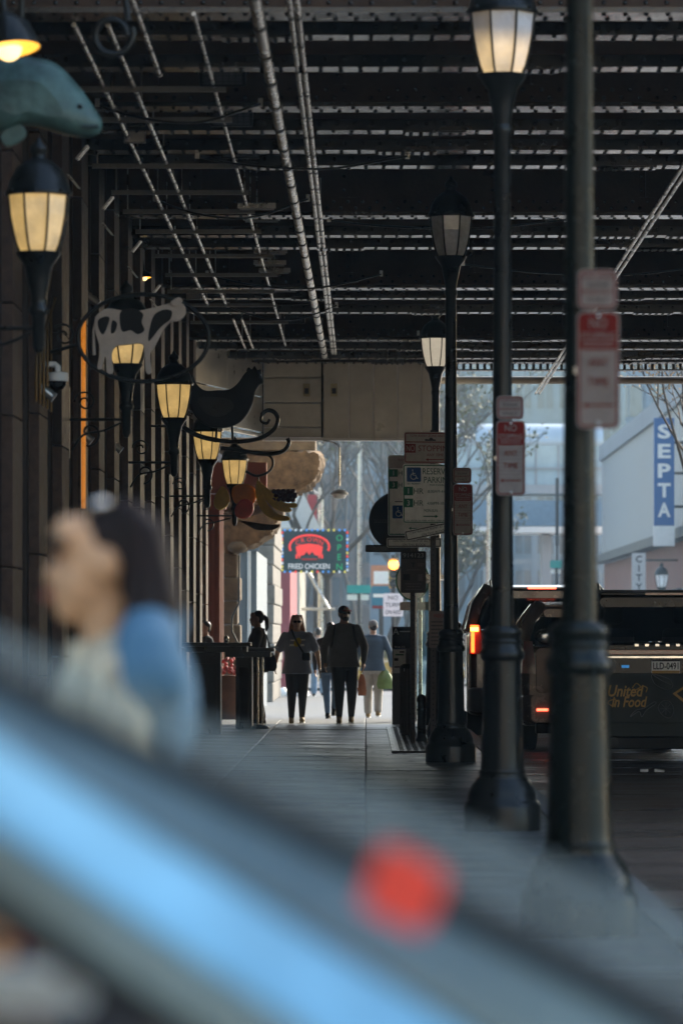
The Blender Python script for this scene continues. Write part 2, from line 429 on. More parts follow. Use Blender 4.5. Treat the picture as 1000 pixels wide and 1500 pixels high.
# ------------------------------------------------------------------ the railway bridge over the street
BX0, BX1, ZB = -2.9, 12.0, 5.92
bridge = thing('railway_bridge', 'riveted dark steel railway bridge spanning over the whole street', 'bridge', (0, 24, 0))
def rivet_rows(xs0, xs1, pitch, rows, r=.021, h=.017, seed=0):
    m = MB(); rn = random.Random(seed)
    for (y, z, axis, off) in rows:
        x = xs0 + off
        while x < xs1:
            if rn.random() > .03: m.dome((x + rn.uniform(-.004, .004), y, z), r, h, axis, 6)
            x += pitch
    return m
RX1 = 6.4
DEEP = [28.2, 33.2, 41.8, 50.5, 59.4]
def deep_girder(D, seed):
    y = D - 24
    web = MB().box(BX0, BX1, y + .10, y + .115, ZB + .02, ZB + 1.35)
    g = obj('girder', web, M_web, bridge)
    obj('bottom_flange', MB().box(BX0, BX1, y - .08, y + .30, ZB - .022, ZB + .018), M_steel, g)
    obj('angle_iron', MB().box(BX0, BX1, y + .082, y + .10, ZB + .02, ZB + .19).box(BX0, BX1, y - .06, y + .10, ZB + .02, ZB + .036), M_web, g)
    x = BX0 + 1.1
    st = MB()
    while x < BX1:
        obj('stiffener', MB().box(x - .09, x + .09, y + .085, y + .099, ZB + .192, ZB + 1.3).box(x - .012, x + .012, y + .01, y + .085, ZB + .192, ZB + 1.3), M_web, g)
        for k in range(7): st.dome((x - .055, y + .085, ZB + .27 + k * .15), .02, .016, (0, -1, 0), 6)
        x += 1.62
    rr = rivet_rows(BX0, RX1, .155, [(y + .082, ZB + .075, (0, -1, 0), 0), (y + .082, ZB + .145, (0, -1, 0), .078),
                                     (y + .0, ZB - .022, (0, 0, -1), 0), (y + .22, ZB - .022, (0, 0, -1), .04)], seed=seed)
    rr.add(st.v, st.f, True)
    obj('rivets', rr, M_steel, g, kind='stuff')
for i, D in enumerate(DEEP): deep_girder(D, i)
def beam(D, seed, w=.27, dz=0, lacing=False):
    y = D - 24; z = ZB + dz
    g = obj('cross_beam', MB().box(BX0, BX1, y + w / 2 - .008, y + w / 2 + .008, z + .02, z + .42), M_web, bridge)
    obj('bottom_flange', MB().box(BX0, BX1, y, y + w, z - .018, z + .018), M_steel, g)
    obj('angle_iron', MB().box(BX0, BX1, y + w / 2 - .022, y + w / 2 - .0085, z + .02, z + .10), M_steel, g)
    rows = [(y + .05, z - .018, (0, 0, -1), 0), (y + w - .05, z - .018, (0, 0, -1), 0), (y + w / 2 - .022, z + .06, (0, -1, 0), .03)]
    rr = rivet_rows(BX0, RX1, .155 + .004 * (seed % 5), rows, seed=seed)
    for q in range(3):                       # splice plates riveted under the flange
        xs_ = rs.uniform(-2, 6); obj('splice_plate', MB().box(xs_, xs_ + .55, y + .015, y + w - .015, z - .034, z - .0185), M_steel, g)
        for i in range(6):
            for yy in (.05, .13, w - .05): rr.dome((xs_ + .05 + i * .09, y + yy, z - .034), .02, .016, (0, 0, -1), 6)
    obj('rivets', rr, M_steel, g, kind='stuff')
BEAMS = [29.3, 30.6, 34.9, 36.35, 37.45, 43.7, 44.9, 52.4, 53.9, 61.3, 62.9, 64.3]
for i, D in enumerate(BEAMS): beam(D, 20 + i, .27, rs.uniform(-.045, .045))
# far edge girder of laced bars, and the roller pipe under it
y = 66.0 - 24
eg = obj('edge_girder', MB().box(BX0, BX1, y, y + .02, ZB + .22, ZB + 1.2), M_web, bridge)
m = MB().box(BX0, BX1, y - .1, y + .15, ZB + .08, ZB + .10).box(BX0, BX1, y - .1, y + .15, ZB - .04, ZB - .02)
x = BX0
while x < BX1:
    m.box(x, x + .05, y - .02, y + .0, ZB - .018, ZB + .078); x += .12
obj('lacing', m, M_steel, eg)
obj('edge_pipe', MB().tube([(-.6, y + .2, ZB - .19), (BX1, y + .2, ZB - .19)], .065, 10), mat('cream pipe', (.30, .26, .20), .5), bridge)
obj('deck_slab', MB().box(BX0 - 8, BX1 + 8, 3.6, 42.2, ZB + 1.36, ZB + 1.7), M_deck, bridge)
for x in (-1.15, 1.4, 4.2, 7.0, 9.6):
    obj('stringer', MB().box(x - .01, x + .01, 4.2, 42, ZB + .45, ZB + 1.35).box(x - .12, x + .12, 4.2, 42, ZB + .43, ZB + .45), M_steel, bridge)
M_brick = mat('red brown brick', (.20, .085, .055), .85, 0, .3, 12, .3, 60)
# the unseen shed on the bridge, its height set to shade the foreground
shed = thing('train_shed', 'unseen slate grey train shed on the railway bridge, height set to shade the foreground', 'building', (0, 28.0, ZB + 1.72))
obj('wall', MB().box(BX0 - 8, BX1 + 8, 0, 38, 0, 9), mat('slate shed wall', (.13, .17, .19), .7, 0, .2, .8), shed)
obj('cornice', MB().box(BX0 - 8.4, BX1 + 8.4, -.4, 38.4, 9.005, 9.7), M_granite, shed)
for i in range(9):
    x = -8.5 + i * 3.1
    w_ = obj('window', MB().box(x, x + 1.6, -.05, -.002, 2, 7), M_granite2, shed)
    obj('window_frame', MB().box(x - .1, x - .002, -.1, -.002, 1.9, 7.1).box(x + 1.602, x + 1.7, -.1, -.002, 1.9, 7.1).box(x + .75, x + .85, -.1, -.052, 2, 7), M_moulding, w_)
# unseen dark abutment across the street, added to block light from the right
ab = thing('shading_abutment', 'dark stone abutment wall across the road, unseen, added to block light under the bridge', 'wall', (12.02, 24, -.2))
for i in range(14):
    for k in range(7):
        obj('stone', MB().box(0, .6, i * 3.0 + .01, i * 3.0 + 2.99, k * .9 + .01, k * .9 + .89), M_granite2, ab, bevel=.02)

# ------------------------------------------------------------------ the granite street wall on the left
hw = thing('market_hall', 'dark granite market hall wall with piers along the pavement', 'building', (WALLX, 0, 0))
obj('wall', MB().box(-9, -.42, 9, 65.8, 0, 22), M_granite2, hw)
blk = {}
def block_mesh(w, d, h, k):
    key = (w, d, h, k)
    if key not in blk:
        b = .015
        me = MB().box(-d, 0, 0, w, .008, h - .008).mesh('stone'); me.materials.append([M_granite, M_granite2][k]); blk[key] = me
    return blk[key]
pier_y = [10.2 + 2.35 * i for i in range(24)]
for i, y in enumerate(pier_y):
    p = obj('pier', MB().box(-.40, -.03, y + .02, y + .80, 0, 6.6), M_granite2, hw)
    z = 0.0; rh = random.Random(i)
    while z < 6.5:
        h = rh.choice((.85, 1.0, 1.15)); h = min(h, 6.55 - z)
        if h < .2: break
        obj('stone', block_mesh(.82, .38, round(h, 2), 0 if rh.random() < .75 else 1), None, p, (.06, y, z)); z += h
    # stepped mouldings either side of the pier
    for k, (dy, dx) in enumerate(((-.10, .00), (-.19, -.08), (-.28, -.16), (.83, .00), (.92, -.08), (1.01, -.16))):
        obj('moulding', MB().tube([(dx - .06, y + dy + .04, .3), (dx - .06, y + dy + .04, 6.5)], .042, 8).box(dx - .30, dx - .07, y + dy, y + dy + .08, 0, 6.5), M_moulding if k % 3 else M_granite2, p)
    obj('plinth', MB().box(-.3, .13, y - .06, y + .88, 0, .32), M_granite2, p)
for y in (34.72, 36.2):
    pass
obj('cornice', MB().box(-.5, .22, 9, 65.8, 6.62, 7.1), M_granite2, hw)
obj('sign_band', MB().box(-.41, -.30, 28.0, 45.0, 2.55, 2.9), M_black, hw)
dk = mat('dark shop window', (.02, .022, .026), .12, 0, .2, 2, coat=1)
for i, y in enumerate(pier_y[:-1]):
    if 26 < y < 60: obj('shop_window', MB().box(-.418, -.36, y + 1.1, y + 2.05, .4, 2.5), dk, hw)
# glowing amber strip standing for a reflection on brass, with brass rods below
st = thing('reflection_strip', 'vertical amber glow added for a reflection on the granite pier behind the cow sign', 'light', (WALLX + .14, 35.2, 0))
obj('tube', MB().tube([(0, 0, 3.95), (0, 0, 4.22)], .022, 8).tube([(0, 0, 2.5), (0, 0, 3.95)], .02, 8), mat('amber reflection glow', (.5, .22, .05), .3, 0, .25, 3, emit=(1, .32, .03), estr=.16), st)
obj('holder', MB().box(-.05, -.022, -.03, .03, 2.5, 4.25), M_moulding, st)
br = thing('brass_pipes', 'thin brass pipes standing side by side on the granite wall behind the nearest wall lamp', 'pipe', (WALLX + .1, 30.6, 0))
for k in range(5):
    obj('pipe', MB().tube([(0, k * .36, 3.2), (0, k * .36, 3.55 + .12 * k), (.03, k * .36 + .1, 3.68 + .12 * k)], .012, 6), mat('brass', (.14, .08, .03), .4, 1, .2, 8, emit=(1, .5, .08), estr=.0), br)

# ------------------------------------------------------------------ metal-clad bulkhead at the far end
bk = thing('metal_bulkhead', 'grey sheet-metal clad bulkhead hanging under the far end of the bridge', 'bulkhead', (0, 65, 0))
def wx(px, d): return (px - 535) * d / FPX
def wz(py, d): return EYE + (930 - py) * d / FPX
D1 = 65.0
xa, xb, xc = wx(386, D1), wx(473, D1), wx(641, D1)
zt, zb2 = wz(503, D1), wz(641, D1)
zs = [wz(p, D1) for p in (641, 626, 590, 553, 518, 503)]
for a, b in zip(zs[:-1], zs[1:]):       # horizontal sheets of the middle face
    obj('panel', MB().box(xa + .008, xb - .02, 0, .05, a + .012, b - .012), M_clad, bk, bevel=.008)
obj('backing', MB().box(xa, xc - .01, .052, 1.2, zb2, wz(503, D1) - .01), M_cladseam, bk)
xs = [xb] + [wx(p, D1) for p in (511, 547, 582, 617, 641)]
for k, (a, b) in enumerate(zip(xs[:-1], xs[1:])):      # tall sheets of the right face
    obj('panel', MB().box(a + .006, b - .006, -.03 - .004 * (k % 2), .05, wz(643, D1), wz(492, D1)), M_clad, bk, bevel=.008)
    obj('panel', MB().box(a + .006, b - .006, -.03 - .004 * (k % 2), .05, wz(488, D1), wz(450, D1)), M_clad, bk, bevel=.008)
    obj('seam', MB().box(b - .012, b + .008, -.055, -.03, wz(643, D1), wz(450, D1)), M_cladseam, bk)
obj('seam', MB().box(xb - .03, xb + .0, -.06, .0, zb2, wz(490, D1)), M_iron, bk)
obj('rail', MB().tube([(xb, -.09, wz(490, D1)), (wx(627, D1), -.09, wz(490, D1))], .02, 8), M_iron, bk)
obj('drip_edge', MB().box(xa - .02, xc, -.10, .06, zb2 - .055, zb2 - .012), M_white, bk)
# diagonal face running back to the hall wall
X0, Y0, X1_, Y1_ = -2.78, -4.2, xa, 0.0
def diag(t0, t1, z0, z1, th=.05):
    m = MB(); p = lambda t, o: (X0 + (X1_ - X0) * t + o, Y0 + (Y1_ - Y0) * t)
    a, b = p(t0, 0), p(t1, 0); c, d = p(t1, -th), p(t0, -th)
    return m.hexa([(a[0], a[1], z0), (b[0], b[1], z0), (c[0], c[1], z0), (d[0], d[1], z0), (a[0], a[1], z1), (b[0], b[1], z1), (c[0], c[1], z1), (d[0], d[1], z1)])
for a, b in ((zb2, 4.75), (4.77, 5.35), (5.37, zt)):
    obj('panel', diag(.0, .49, a, b), M_clad, bk, bevel=.006); obj('panel', diag(.495, .985, a, b), M_clad, bk, bevel=.006)
obj('corner_post', MB().box(xa - .05, xa + .0, -.05, .02, zb2, zt + .05), M_iron, bk)
for px in (449, 489):
    q = obj('notice', MB().box(wx(px - 5, D1), wx(px + 5, D1), -.05, -.045, wz(581, D1), wz(562, D1)), mat('yellowed label', (.42, .36, .20), .6), bk)
    obj('print', MB().box(wx(px - 3, D1), wx(px + 3, D1), -.053, -.0501, wz(577, D1), wz(569, D1)), M_dark, q)
pl = thing('pendant_lamp', 'round white lamp hanging from a curved rod under the metal bulkhead', 'lamp', (wx(497, 64.5), 64.5, 0))
z0 = wz(645, 64.5)
obj('rod', MB().tube([(wx(474, 64.5) - wx(497, 64.5), 0, z0 - .06)] + [(-.27 + .27 * math.sin(R(a)), 0, z0 - .13 + .12 * math.cos(R(a))) for a in (0, 20, 40, 60, 80, 90)] + [(.0, 0, wz(712, 64.5))], .014, 6), M_galv, pl)
obj('shade', MB().lathe([(.03, .06), (.09, .05), (.15, .0), (.152, -.03), (.13, -.035)], 18, (0, 0, wz(722, 64.5))), M_white, pl)
obj('diffuser', MB().lathe([(.125, -.03), (.10, -.09), (.02, -.1)], 16, (0, 0, wz(722, 64.5))), M_galv, pl)
# stone of the corner building, seen under the bulkhead
rk = thing('stone_corbel', 'rough tan stone corbel curving out under the metal bulkhead', 'stonework', (0, 68.2, 0))
def rough_mass(poly, y0, y1, seed, amp=.05):
    """boulder-like block: outline pushed through y in uneven steps"""
    rn = random.Random(seed); rings = []; P = outline(poly, 10); n = len(P)
    cx = sum(p[0] for p in P) / n; cz = sum(p[1] for p in P) / n
    steps = 14
    for i in range(steps + 1):
        t = i / steps; s = .86 + .14 * math.sin(PI * min(1, max(0, .15 + t * .7)))
        rings.append([(cx + (x - cx) * s + rn.uniform(-amp, amp), y0 + (y1 - y0) * t + rn.uniform(-amp, amp) * .5, cz + (z - cz) * s + rn.uniform(-amp, amp)) for x, z in P])
    return MB().loft(rings)
d = 68.2
def pp(*pts): return [(wx(a, d), wz(b, d)) for a, b in pts]
obj('stone', rough_mass(pp((325, 668), (395, 662), (466, 660), (470, 690), (455, 712), (430, 724), (395, 735), (330, 742)), 0, 1.6, 1, .035), M_rock, rk, fix=True)
obj('stone', rough_mass(pp((322, 752), (360, 755), (406, 752), (404, 775), (380, 795), (350, 806), (322, 808)), .1, 1.7, 2, .03), M_rock, rk, fix=True)
obj('lintel', MB().box(wx(318, d), wx(462, d), .2, 1.8, wz(660, d), wz(640, d)), M_rock2, rk, bevel=.03)
obj('stone', MB().box(wx(320, d), wx(415, d), .3, 1.6, wz(757, d), wz(738, d)), M_rock2, rk, bevel=.03)
cp = thing('red_pillar', 'oxblood red fluted pillar at the end of the granite wall', 'pillar', (wx(314, 66), 66.0, 0))
obj('shaft', MB().lathe([(.165, 0), (.165, 3.5)], 10, a0=R(18), smooth=False), M_red, cp)
obj('fillet', MB().box(-.17, -.10, -.175, -.02, .1, 3.45).box(.06, .10, -.19, -.08, .1, 3.45).box(-.05, -.01, -.19, -.1, .1, 3.45), M_red, cp)
obj('base', MB().box(-.2, .2, -.2, .2, -.1, .16), M_granite2, cp); obj('capital', MB().box(-.22, .2, -.2, .2, 3.5, 3.75).box(-.2, .9, -.1, .2, 3.77, 4.3), M_red, cp)
sp = thing('stone_pier', 'pale carved stone pier right beside the red pillar', 'pillar', (wx(337, 68.4), 68.4, -.15))
for k in range(7):
    obj('stone', MB().box(-.12, .14 + .05 * (k % 2), -.1, .6, k * .42, k * .42 + .41), M_rock2, sp, bevel=.03)
obj('capital', MB().lathe([(.1, 0), (.18, .06), (.18, .12), (.1, .2)], 12, (.13, -.05, 2.95)), M_rock2, sp)
pp_ = thing('electric_conduit', 'thin bent conduit running down the pale stone pier', 'pipe', (wx(350, 68), 68, -.15))
obj('pipe', MB().tube([(0, 0, .7), (0, 0, 1.3), (-.12, 0, 1.55), (-.12, 0, 1.8), (.0, 0, 2.05), (0, 0, 2.9)], .018, 6), M_iron, pp_)

# shop row beyond
def wallpiece(nm, lab, cat, pa, pb, D, top, m, depth=1.0, base=-.2, trim=None):
    t = thing(nm, lab, cat, (wx(pa, D), D, base)); w = wx(pb, D) - wx(pa, D)
    obj('wall', MB().box(0, w, 0, depth, 0, top), m, t)
    if trim: trim(t, w, top)
    return t
M_greyblue = mat('grey blue paint', (.17, .21, .24), .6, 0, .1, 3)
M_maroon = mat('maroon paint', (.32, .075, .085), .6, 0, .12, 2)
M_cream = mat('cream render', (.50, .44, .34), .8, 0, .1, 3)
def tr1(t, w, top):
    obj('panel', MB().box(.06, w * .45, -.03, -.002, .3, 1.5), M_greyblue, t); obj('panel', MB().box(.06, w * .45, -.03, -.002, 1.6, top - .3), M_greyblue, t)
    obj('downpipe', MB().tube([(w * .62, -.06, 0), (w * .62, -.06, top)], .035, 8), M_white, t)
    obj('capital', MB().box(-.05, w + .05, -.08, .02, top, top + .3), M_greyblue, t)
wallpiece('shop_facade', 'grey blue panelled shop front pilaster behind the woman at the table', 'shop front', 347, 376, 76, 3.2, M_greyblue, 8, trim=tr1)
gp = thing('grey_stone_pier', 'rough grey stone pier between grey blue shop front and maroon column', 'pillar', (wx(376, 88), 88, -.2))
for k in range(12):
    obj('stone', MB().box(-.02 * (k % 2), wx(400, 88) - wx(376, 88) + .02 * (k % 3), 0, 8, k * .45, k * .45 + .44), mat('grey stone', (.22, .20, .17), .9, 0, .35, 4, .5, 20), gp, bevel=.03)
obj('wall_light', MB().lathe([(.05, 0), (.1, .1), (.1, .4), (.05, .5)], 10, (.1, -.15, 2.4)), M_white, gp)
def tr2(t, w, top):
    obj('band', MB().box(-.03, w + .03, -.05, .1, .95, 1.25), mat('dark maroon paint', (.16, .05, .07), .6), t)
    obj('capital', MB().box(-.06, w + .08, -.1, .1, top, top + .35), M_cream, t)
    obj('base', MB().box(-.05, w + .05, -.08, .1, 0, .3), M_maroon, t)
wallpiece('maroon_column', 'maroon painted column below the fried chicken sign', 'pillar', 400, 425, 101, 4.0, M_maroon, 10, trim=tr2)
wallpiece('cream_column', 'narrow cream column right of the maroon column', 'pillar', 427, 439, 124, 4.6, M_cream, 12)
# white awning pieces and far shops
aw = thing('shop_awning', 'white slanted shop awning beyond the stone corbel', 'awning', (wx(420, 128), 128, 0))
obj('canopy', MB().hexa([(-.4, 0, 4.9), (1.3, -.6, 4.5), (1.3, 2, 4.5), (-.4, 2, 4.9), (-.4, 0, 7.4), (-.1, -.6, 7.4), (-.1, 2, 7.4), (-.4, 2, 7.4)]), M_white, aw)
obj('frame', MB().tube([(-.4, 0, 4.4), (1.6, -.3, 4.4)], .06, 6).tube([(.2, 0, 4.4), (1.4, -.3, 2.2)], .06, 6).tube([(1.6, -.3, 2.2), (.2, 0, 2.2)], .05, 6), M_galv, aw)
obj('sign_board', MB().box(.7, 1.0, -.4, -.3, 5.0, 6.0), mat('red board', (.4, .04, .04), .5), aw)

def block_building(nm, lab, x0, x1, y, h, m, cols, rows, base=-.35, depth=20, wm=None, pil=True, z0=3.5):
    t = thing(nm, lab, 'building', ((x0 + x1) / 2, y, base)); w = (x1 - x0) / 2
    obj('wall', MB().box(-w, w, 0, depth, 0, h), m, t)
    obj('cornice', MB().box(-w - .2, w + .2, -.3, depth + .1, h + .003, h + .6), m, t)
    cw = 2 * w / cols; rh = (h - z0) / rows
    wmesh = MB().box(-cw * .36, cw * .36, -.06, -.003, 0, rh * .66).mesh('window'); wmesh.materials.append(wm or mat('far window', (.05, .07, .09), .08, 0, .3, .6, coat=1))
    fm = MB()
    for a, b, c, d_ in ((-cw * .40, -cw * .361, -.02, rh * .69), (cw * .361, cw * .40, -.02, rh * .69), (-.05, .05, 0, rh * .66)): fm.box(a, b, -.12, -.0605 if a == -.05 else -.003, c, d_)
    fmesh = fm.mesh('window_frame'); fmesh.materials.append(m)
    for i in range(cols):
        for j in range(rows):
            p = (-w + cw * (i + .5), 0, z0 + rh * (j + .12))
            o = obj('window', wmesh, None, t, p); obj('window_frame', fmesh, None, o)
    if pil:
        for i in range(cols + 1):
            obj('pilaster', MB().box(-w + cw * i - .2, -w + cw * i + .2, -.35, -.002, 0, h - .01), m, t)
    return t
M_far1 = mat('far pale concrete', (.30, .31, .32), .8, 0, .15, .4)
M_far2 = mat('far blue glass wall', (.10, .16, .21), .15, 0, .3, .3, coat=1)
M_far3 = mat('far brown brick', (.20, .13, .10), .85, 0, .2, 1)
M_far4 = mat('far grey stone', (.24, .25, .26), .8, 0, .15, .5)
block_building('tower_block', 'pale concrete tower block far behind the bare street trees', -22, 3.6, 330, 34, M_far1, 9, 7)
block_building('glass_building', 'blue glass office building behind the covered footbridge', 5.5, 17.5, 262, 30, M_far2, 8, 8)
block_building('pilaster_building', 'pale office block with deep pilasters left of the footbridge', 3.8, 9.2, 300, 26, M_far4, 5, 6)
block_building('brick_building', 'brown brick building in the distance at the end of the street', -8, 2.6, 285, 13, M_far3, 6, 3)
block_building('grey_office', 'flat grey office building above the far street trees', .3, 3.1, 232, 14.2, mat('slate blue panel', (.14, .18, .22), .6), 2, 4, pil=False)
block_building('city_tower', 'wide blue grey tower filling the sky behind the department store', 8, 46, 325, 52, mat('far slate blue', (.20, .25, .30), .7, 0, .15, .3), 12, 12)
block_building('shop_row', 'row of low shops on the far left pavement', -14, -3.6, 140, 8, M_far3, 5, 2)
# department store with ribbed siding on the right
ds = thing('department_store', 'long ribbed metal sided department store on the right with brick base', 'building', (12.7, 146, -.35))
L_ = 61
M_siding = mat('pale ribbed siding', (.46, .46, .45), .55, .1, .08, .6)
obj('wall', MB().box(.12, 22, 0, L_, 5.9, 11.85), M_siding, ds)
for i in range(44):
    y0 = i * L_ / 44
    obj('siding_panel', MB().box(.0, .117, y0 + .03, y0 + L_ / 44 * .62, 5.95, 11.0).box(.06, .117, y0 + L_ / 44 * .62 + .002, y0 + L_ / 44 - .02, 5.95, 11.0), M_siding, ds)
obj('parapet', MB().box(-.15, .117, 0, L_, 11.02, 11.85), M_far1, ds)
obj('ledge', MB().box(-.5, .117, 0, L_, 5.5, 5.9), mat('dark ledge', (.07, .075, .08), .6), ds)
obj('base_wall', MB().box(.15, 22, 0, L_, 0, 5.49), mat('dusky red brick', (.26, .12, .09), .85, 0, .25, 2), ds)
for i in range(12):
    obj('shop_window', MB().box(.02, .14, i * 5 + .8, i * 5 + 4.2, .6, 3.6), mat('far window', (.05, .07, .09), .08), ds)
obj('end_wall', MB().box(.118, 22, -.2, -.01, 0, 11.8), M_far1, ds)
cs = thing('vertical_sign', 'small white vertical sign lettered CITY on the brick store wall', 'sign', (wx(935, 158), 158, 0))
obj('board', MB().box(-.28, .28, 0, .15, wz(872, 158), wz(810, 158)), M_white, cs)
for k, ch in enumerate('CITY'):
    text(ch, M_dark, cs, 0, wz(819 + k * 13.5, 158), .28, y=-.01, bold=.02)
obj('bracket', MB().box(.28, 1.6, .04, .1, wz(822, 158), wz(819, 158)), M_dark, cs)
bn = thing('banner_sign', 'tall blue vertical SEPTA sign on the right behind the branches', 'sign', (wx(972, 150), 150, 0))
zt_, zb_ = wz(612, 150), wz(770, 150)
obj('panel', MB().box(-.40, .40, 0, .25, zb_, zt_), mat('banner blue', (.004, .085, .27), .4, 0, .06, 3), bn, bevel=.02)
obj('panel', MB().box(-.41, .41, -.01, .26, wz(800, 150), zb_ - .01), M_white, bn, label='blank white bottom panel')
for k, ch in enumerate('SEPTA'):
    text(ch, M_white, bn, 0, wz(640 + (k - .5) * 29, 150) if False else wz(632 + k * 28.7, 150), .56, .5, y=-.012, bold=.035)
for py in (648, 693, 742):
    obj('bracket', MB().box(.4, .9, .08, .18, wz(py + 2, 150), wz(py - 2, 150)), M_dark, bn)
# covered footbridge across the street, far right of centre
fb = thing('covered_footbridge', 'glass covered footbridge with rounded white roof crossing the far street', 'bridge', (0, 215, 0))
xl, xr = 3.2, 13.2
zf = wz(712, 215)
m = MB(); P = [(-1.8, 0)] + [(1.8 * math.cos(R(a)), 1.6 * math.sin(R(a))) for a in range(180, -1, -20)]
obj('deck', MB().box(xl, xr, -1.9, 1.9, zf - .5, zf), M_far1, fb)
obj('beam', MB().box(xl, xr, -2.2, 2.2, wz(772, 215), wz(735, 215)), mat('blue steel', (.12, .20, .28), .5), fb)
obj('beam', MB().box(xl, xr, -2.25, 2.25, wz(782, 215), wz(773, 215)), M_white, fb)
zr = wz(655, 215)
rings = [[(x, 1.9 * math.cos(R(a)), zr + (1.3 * math.sin(R(a)))) for a in range(0, 181, 15)] for x in (xl, xr)]
obj('roof', MB().loft(rings), mat('pale blue roof', (.42, .48, .52), .4, 0, .1, .5), fb, fix=True)
for i in range(9):
    x = xl + (xr - xl) * i / 8
    obj('mullion', MB().box(x - .06, x + .06, -1.95, -1.85, zf, zr), M_far4, fb)
    if i < 8: obj('pane', MB().box(x + .065, x + (xr - xl) / 8 - .065, -1.9, -1.88, zf + .01, zr), mat('pale pane', (.26, .36, .42), .1, 0, .2, .4, coat=1), fb)
obj('handrail', MB().box(xl, xr, -2.05, -1.96, wz(690, 215), wz(687, 215)), M_far4, fb)
for px in (716, 800, 860):
    obj('column', MB().box(wx(px - 7, 214), wx(px + 7, 214), -1, 1, -.35, wz(783, 215)), M_far1, fb)
el = thing('entrance_pavilion', 'low blue grey pavilion wall under the covered footbridge', 'building', (wx(760, 225), 225, -.35))
obj('wall', MB().box(-3, 3, 0, 4, 0, 3.4), mat('blue grey wall', (.16, .22, .27), .6), el)
for i in range(5): obj('door', MB().box(-2.8 + i * 1.15, -1.85 + i * 1.15, -.05, -.002, .05, 2.7), M_far2, el)

# street front added unseen behind the camera to bounce sunlight forward
bb = block_building('bounce_facade', 'pale limestone street front added unseen behind the camera to bounce light at the bridge', -34, 34, 0, 19, mat('limestone', (.52, .47, .38), .85, 0, .12, .5), 17, 4, base=-.2, depth=10)
bb.location = (0, -24, -.2); bb.rotation_euler = (0, 0, PI)

# loose cables and drop rods in the gloom between the beams
for k, (x0, x1, y, sag) in enumerate([(-2.3, -.9, 33.0, .16), (-1.6, .4, 36.6, .12), (-2.2, -.6, 40.2, .2), (-.4, 2.2, 42.2, .1), (1.2, 4.4, 47.2, .14), (-2.0, .2, 48.6, .18), (-1.9, -.4, 53.2, .2), (.8, 3.6, 58.2, .1)]):
    t_ = thing('hanging_cable', 'dark loose cable sagging between the beams, %s of eight' % ['nearest', 'second', 'third', 'fourth', 'fifth', 'sixth', 'seventh', 'farthest'][k], 'cable', (x0, y, ZB), group='loose cables under the bridge')
    obj('cable', MB().tube([((x1 - x0) * i / 12, .05 * math.sin(i), -.02 - sag * math.sin(PI * i / 12)) for i in range(13)], .012, 5), M_iron, t_)
    for q in (0, x1 - x0): obj('clip', MB().box(q - .02, q + .02, -.02, .02, -.04, .03), M_galv, t_)

gum = MB(); rg = random.Random(12)
for i in range(140):
    x, y = rg.uniform(-2.4, 1.2), rg.uniform(24, 57); r = rg.uniform(.012, .05)
    gum.lathe([(r, .0), (r * .8, .0022)], 8, (x, y, .002), sx=rg.uniform(.7, 1.3))
obj('gum_spots', gum, mat('old gum', (.03, .031, .031), .7), kind='stuff')

# ================================================================== OVERHEAD SERVICES
def hung_pipe(nm, lab, X, r, y0, y1, z, m, pitch, cat='pipe', clamp=True, hanger=True, X1=None, seg=None, grp=None):
    X1 = X if X1 is None else X1
    t = thing(nm, lab, cat, (X, y0, z), group=grp)
    fx = lambda y: (X1 - X) * (y - y0) / (y1 - y0)
    y = y0
    while y < y1 - .2:
        e = min(y + pitch, y1)
        obj('pipe_length', MB().tube([(fx(y), y - y0, 0), (fx(e), e - y0 - .02, 0)], r, 12), m, t)
        if clamp: obj('coupling', MB().tube([(fx(e), e - y0 - .05, 0), (fx(e), e - y0 + .05, 0)], r * 1.22, 12), M_iron, t)
        if hanger and int((y - y0) / pitch) % 2: obj('hanger', MB().tube([(fx(e), e - y0 - .2, r), (fx(e), e - y0 - .2, .4)], .008, 5), M_galv, t)
        y = e
    return t
ZP = 5.90
hung_pipe('sprinkler_main', 'thick bright galvanised pipe running under the beams left of centre', -.79, .047, 25.5, 62.0, ZP - .06, M_galv, 1.42, X1=-.66)
hung_pipe('conduit', 'thin galvanised conduit right beside the thick pipe, left one of the close pair', -.545, .022, 25.5, 62.0, ZP - .02, M_galv, 1.35, X1=-.53)
hung_pipe('conduit', 'thin galvanised conduit right of the thick pipe, right one of the close pair', -.49, .022, 25.5, 62.0, ZP - .02, M_galv, 1.35, X1=-.485)
hung_pipe('conduit', 'thin conduit slanting across the beams on the right, lower one of two', 2.72, .018, 26, 64.5, ZP - .50, M_galv, 3.1, X1=2.86, hanger=False)
hung_pipe('conduit', 'thin conduit slanting across the beams on the right, upper one of two', 2.78, .018, 26, 64.5, ZP - .50, M_galv, 3.1, X1=2.92, hanger=False)
hung_pipe('conduit', 'broken-looking bright conduit under the dark beams nearest the granite wall', -2.16, .020, 28.5, 52.5, ZP - .03, M_galv, .9)
hung_pipe('conduit', 'bright conduit under the dark beams, second from the granite wall', -1.91, .020, 28.5, 52.5, ZP - .03, M_galv, .9)
hung_pipe('conduit', 'short bright conduit under the dark beams, third from the granite wall', -1.66, .020, 27.0, 31.0, ZP - .03, M_galv, .9)
hung_pipe('conduit', 'thin bright conduit above the row of flood lights', -1.25, .016, 28, 60, ZP - .03, M_galv, 1.2)
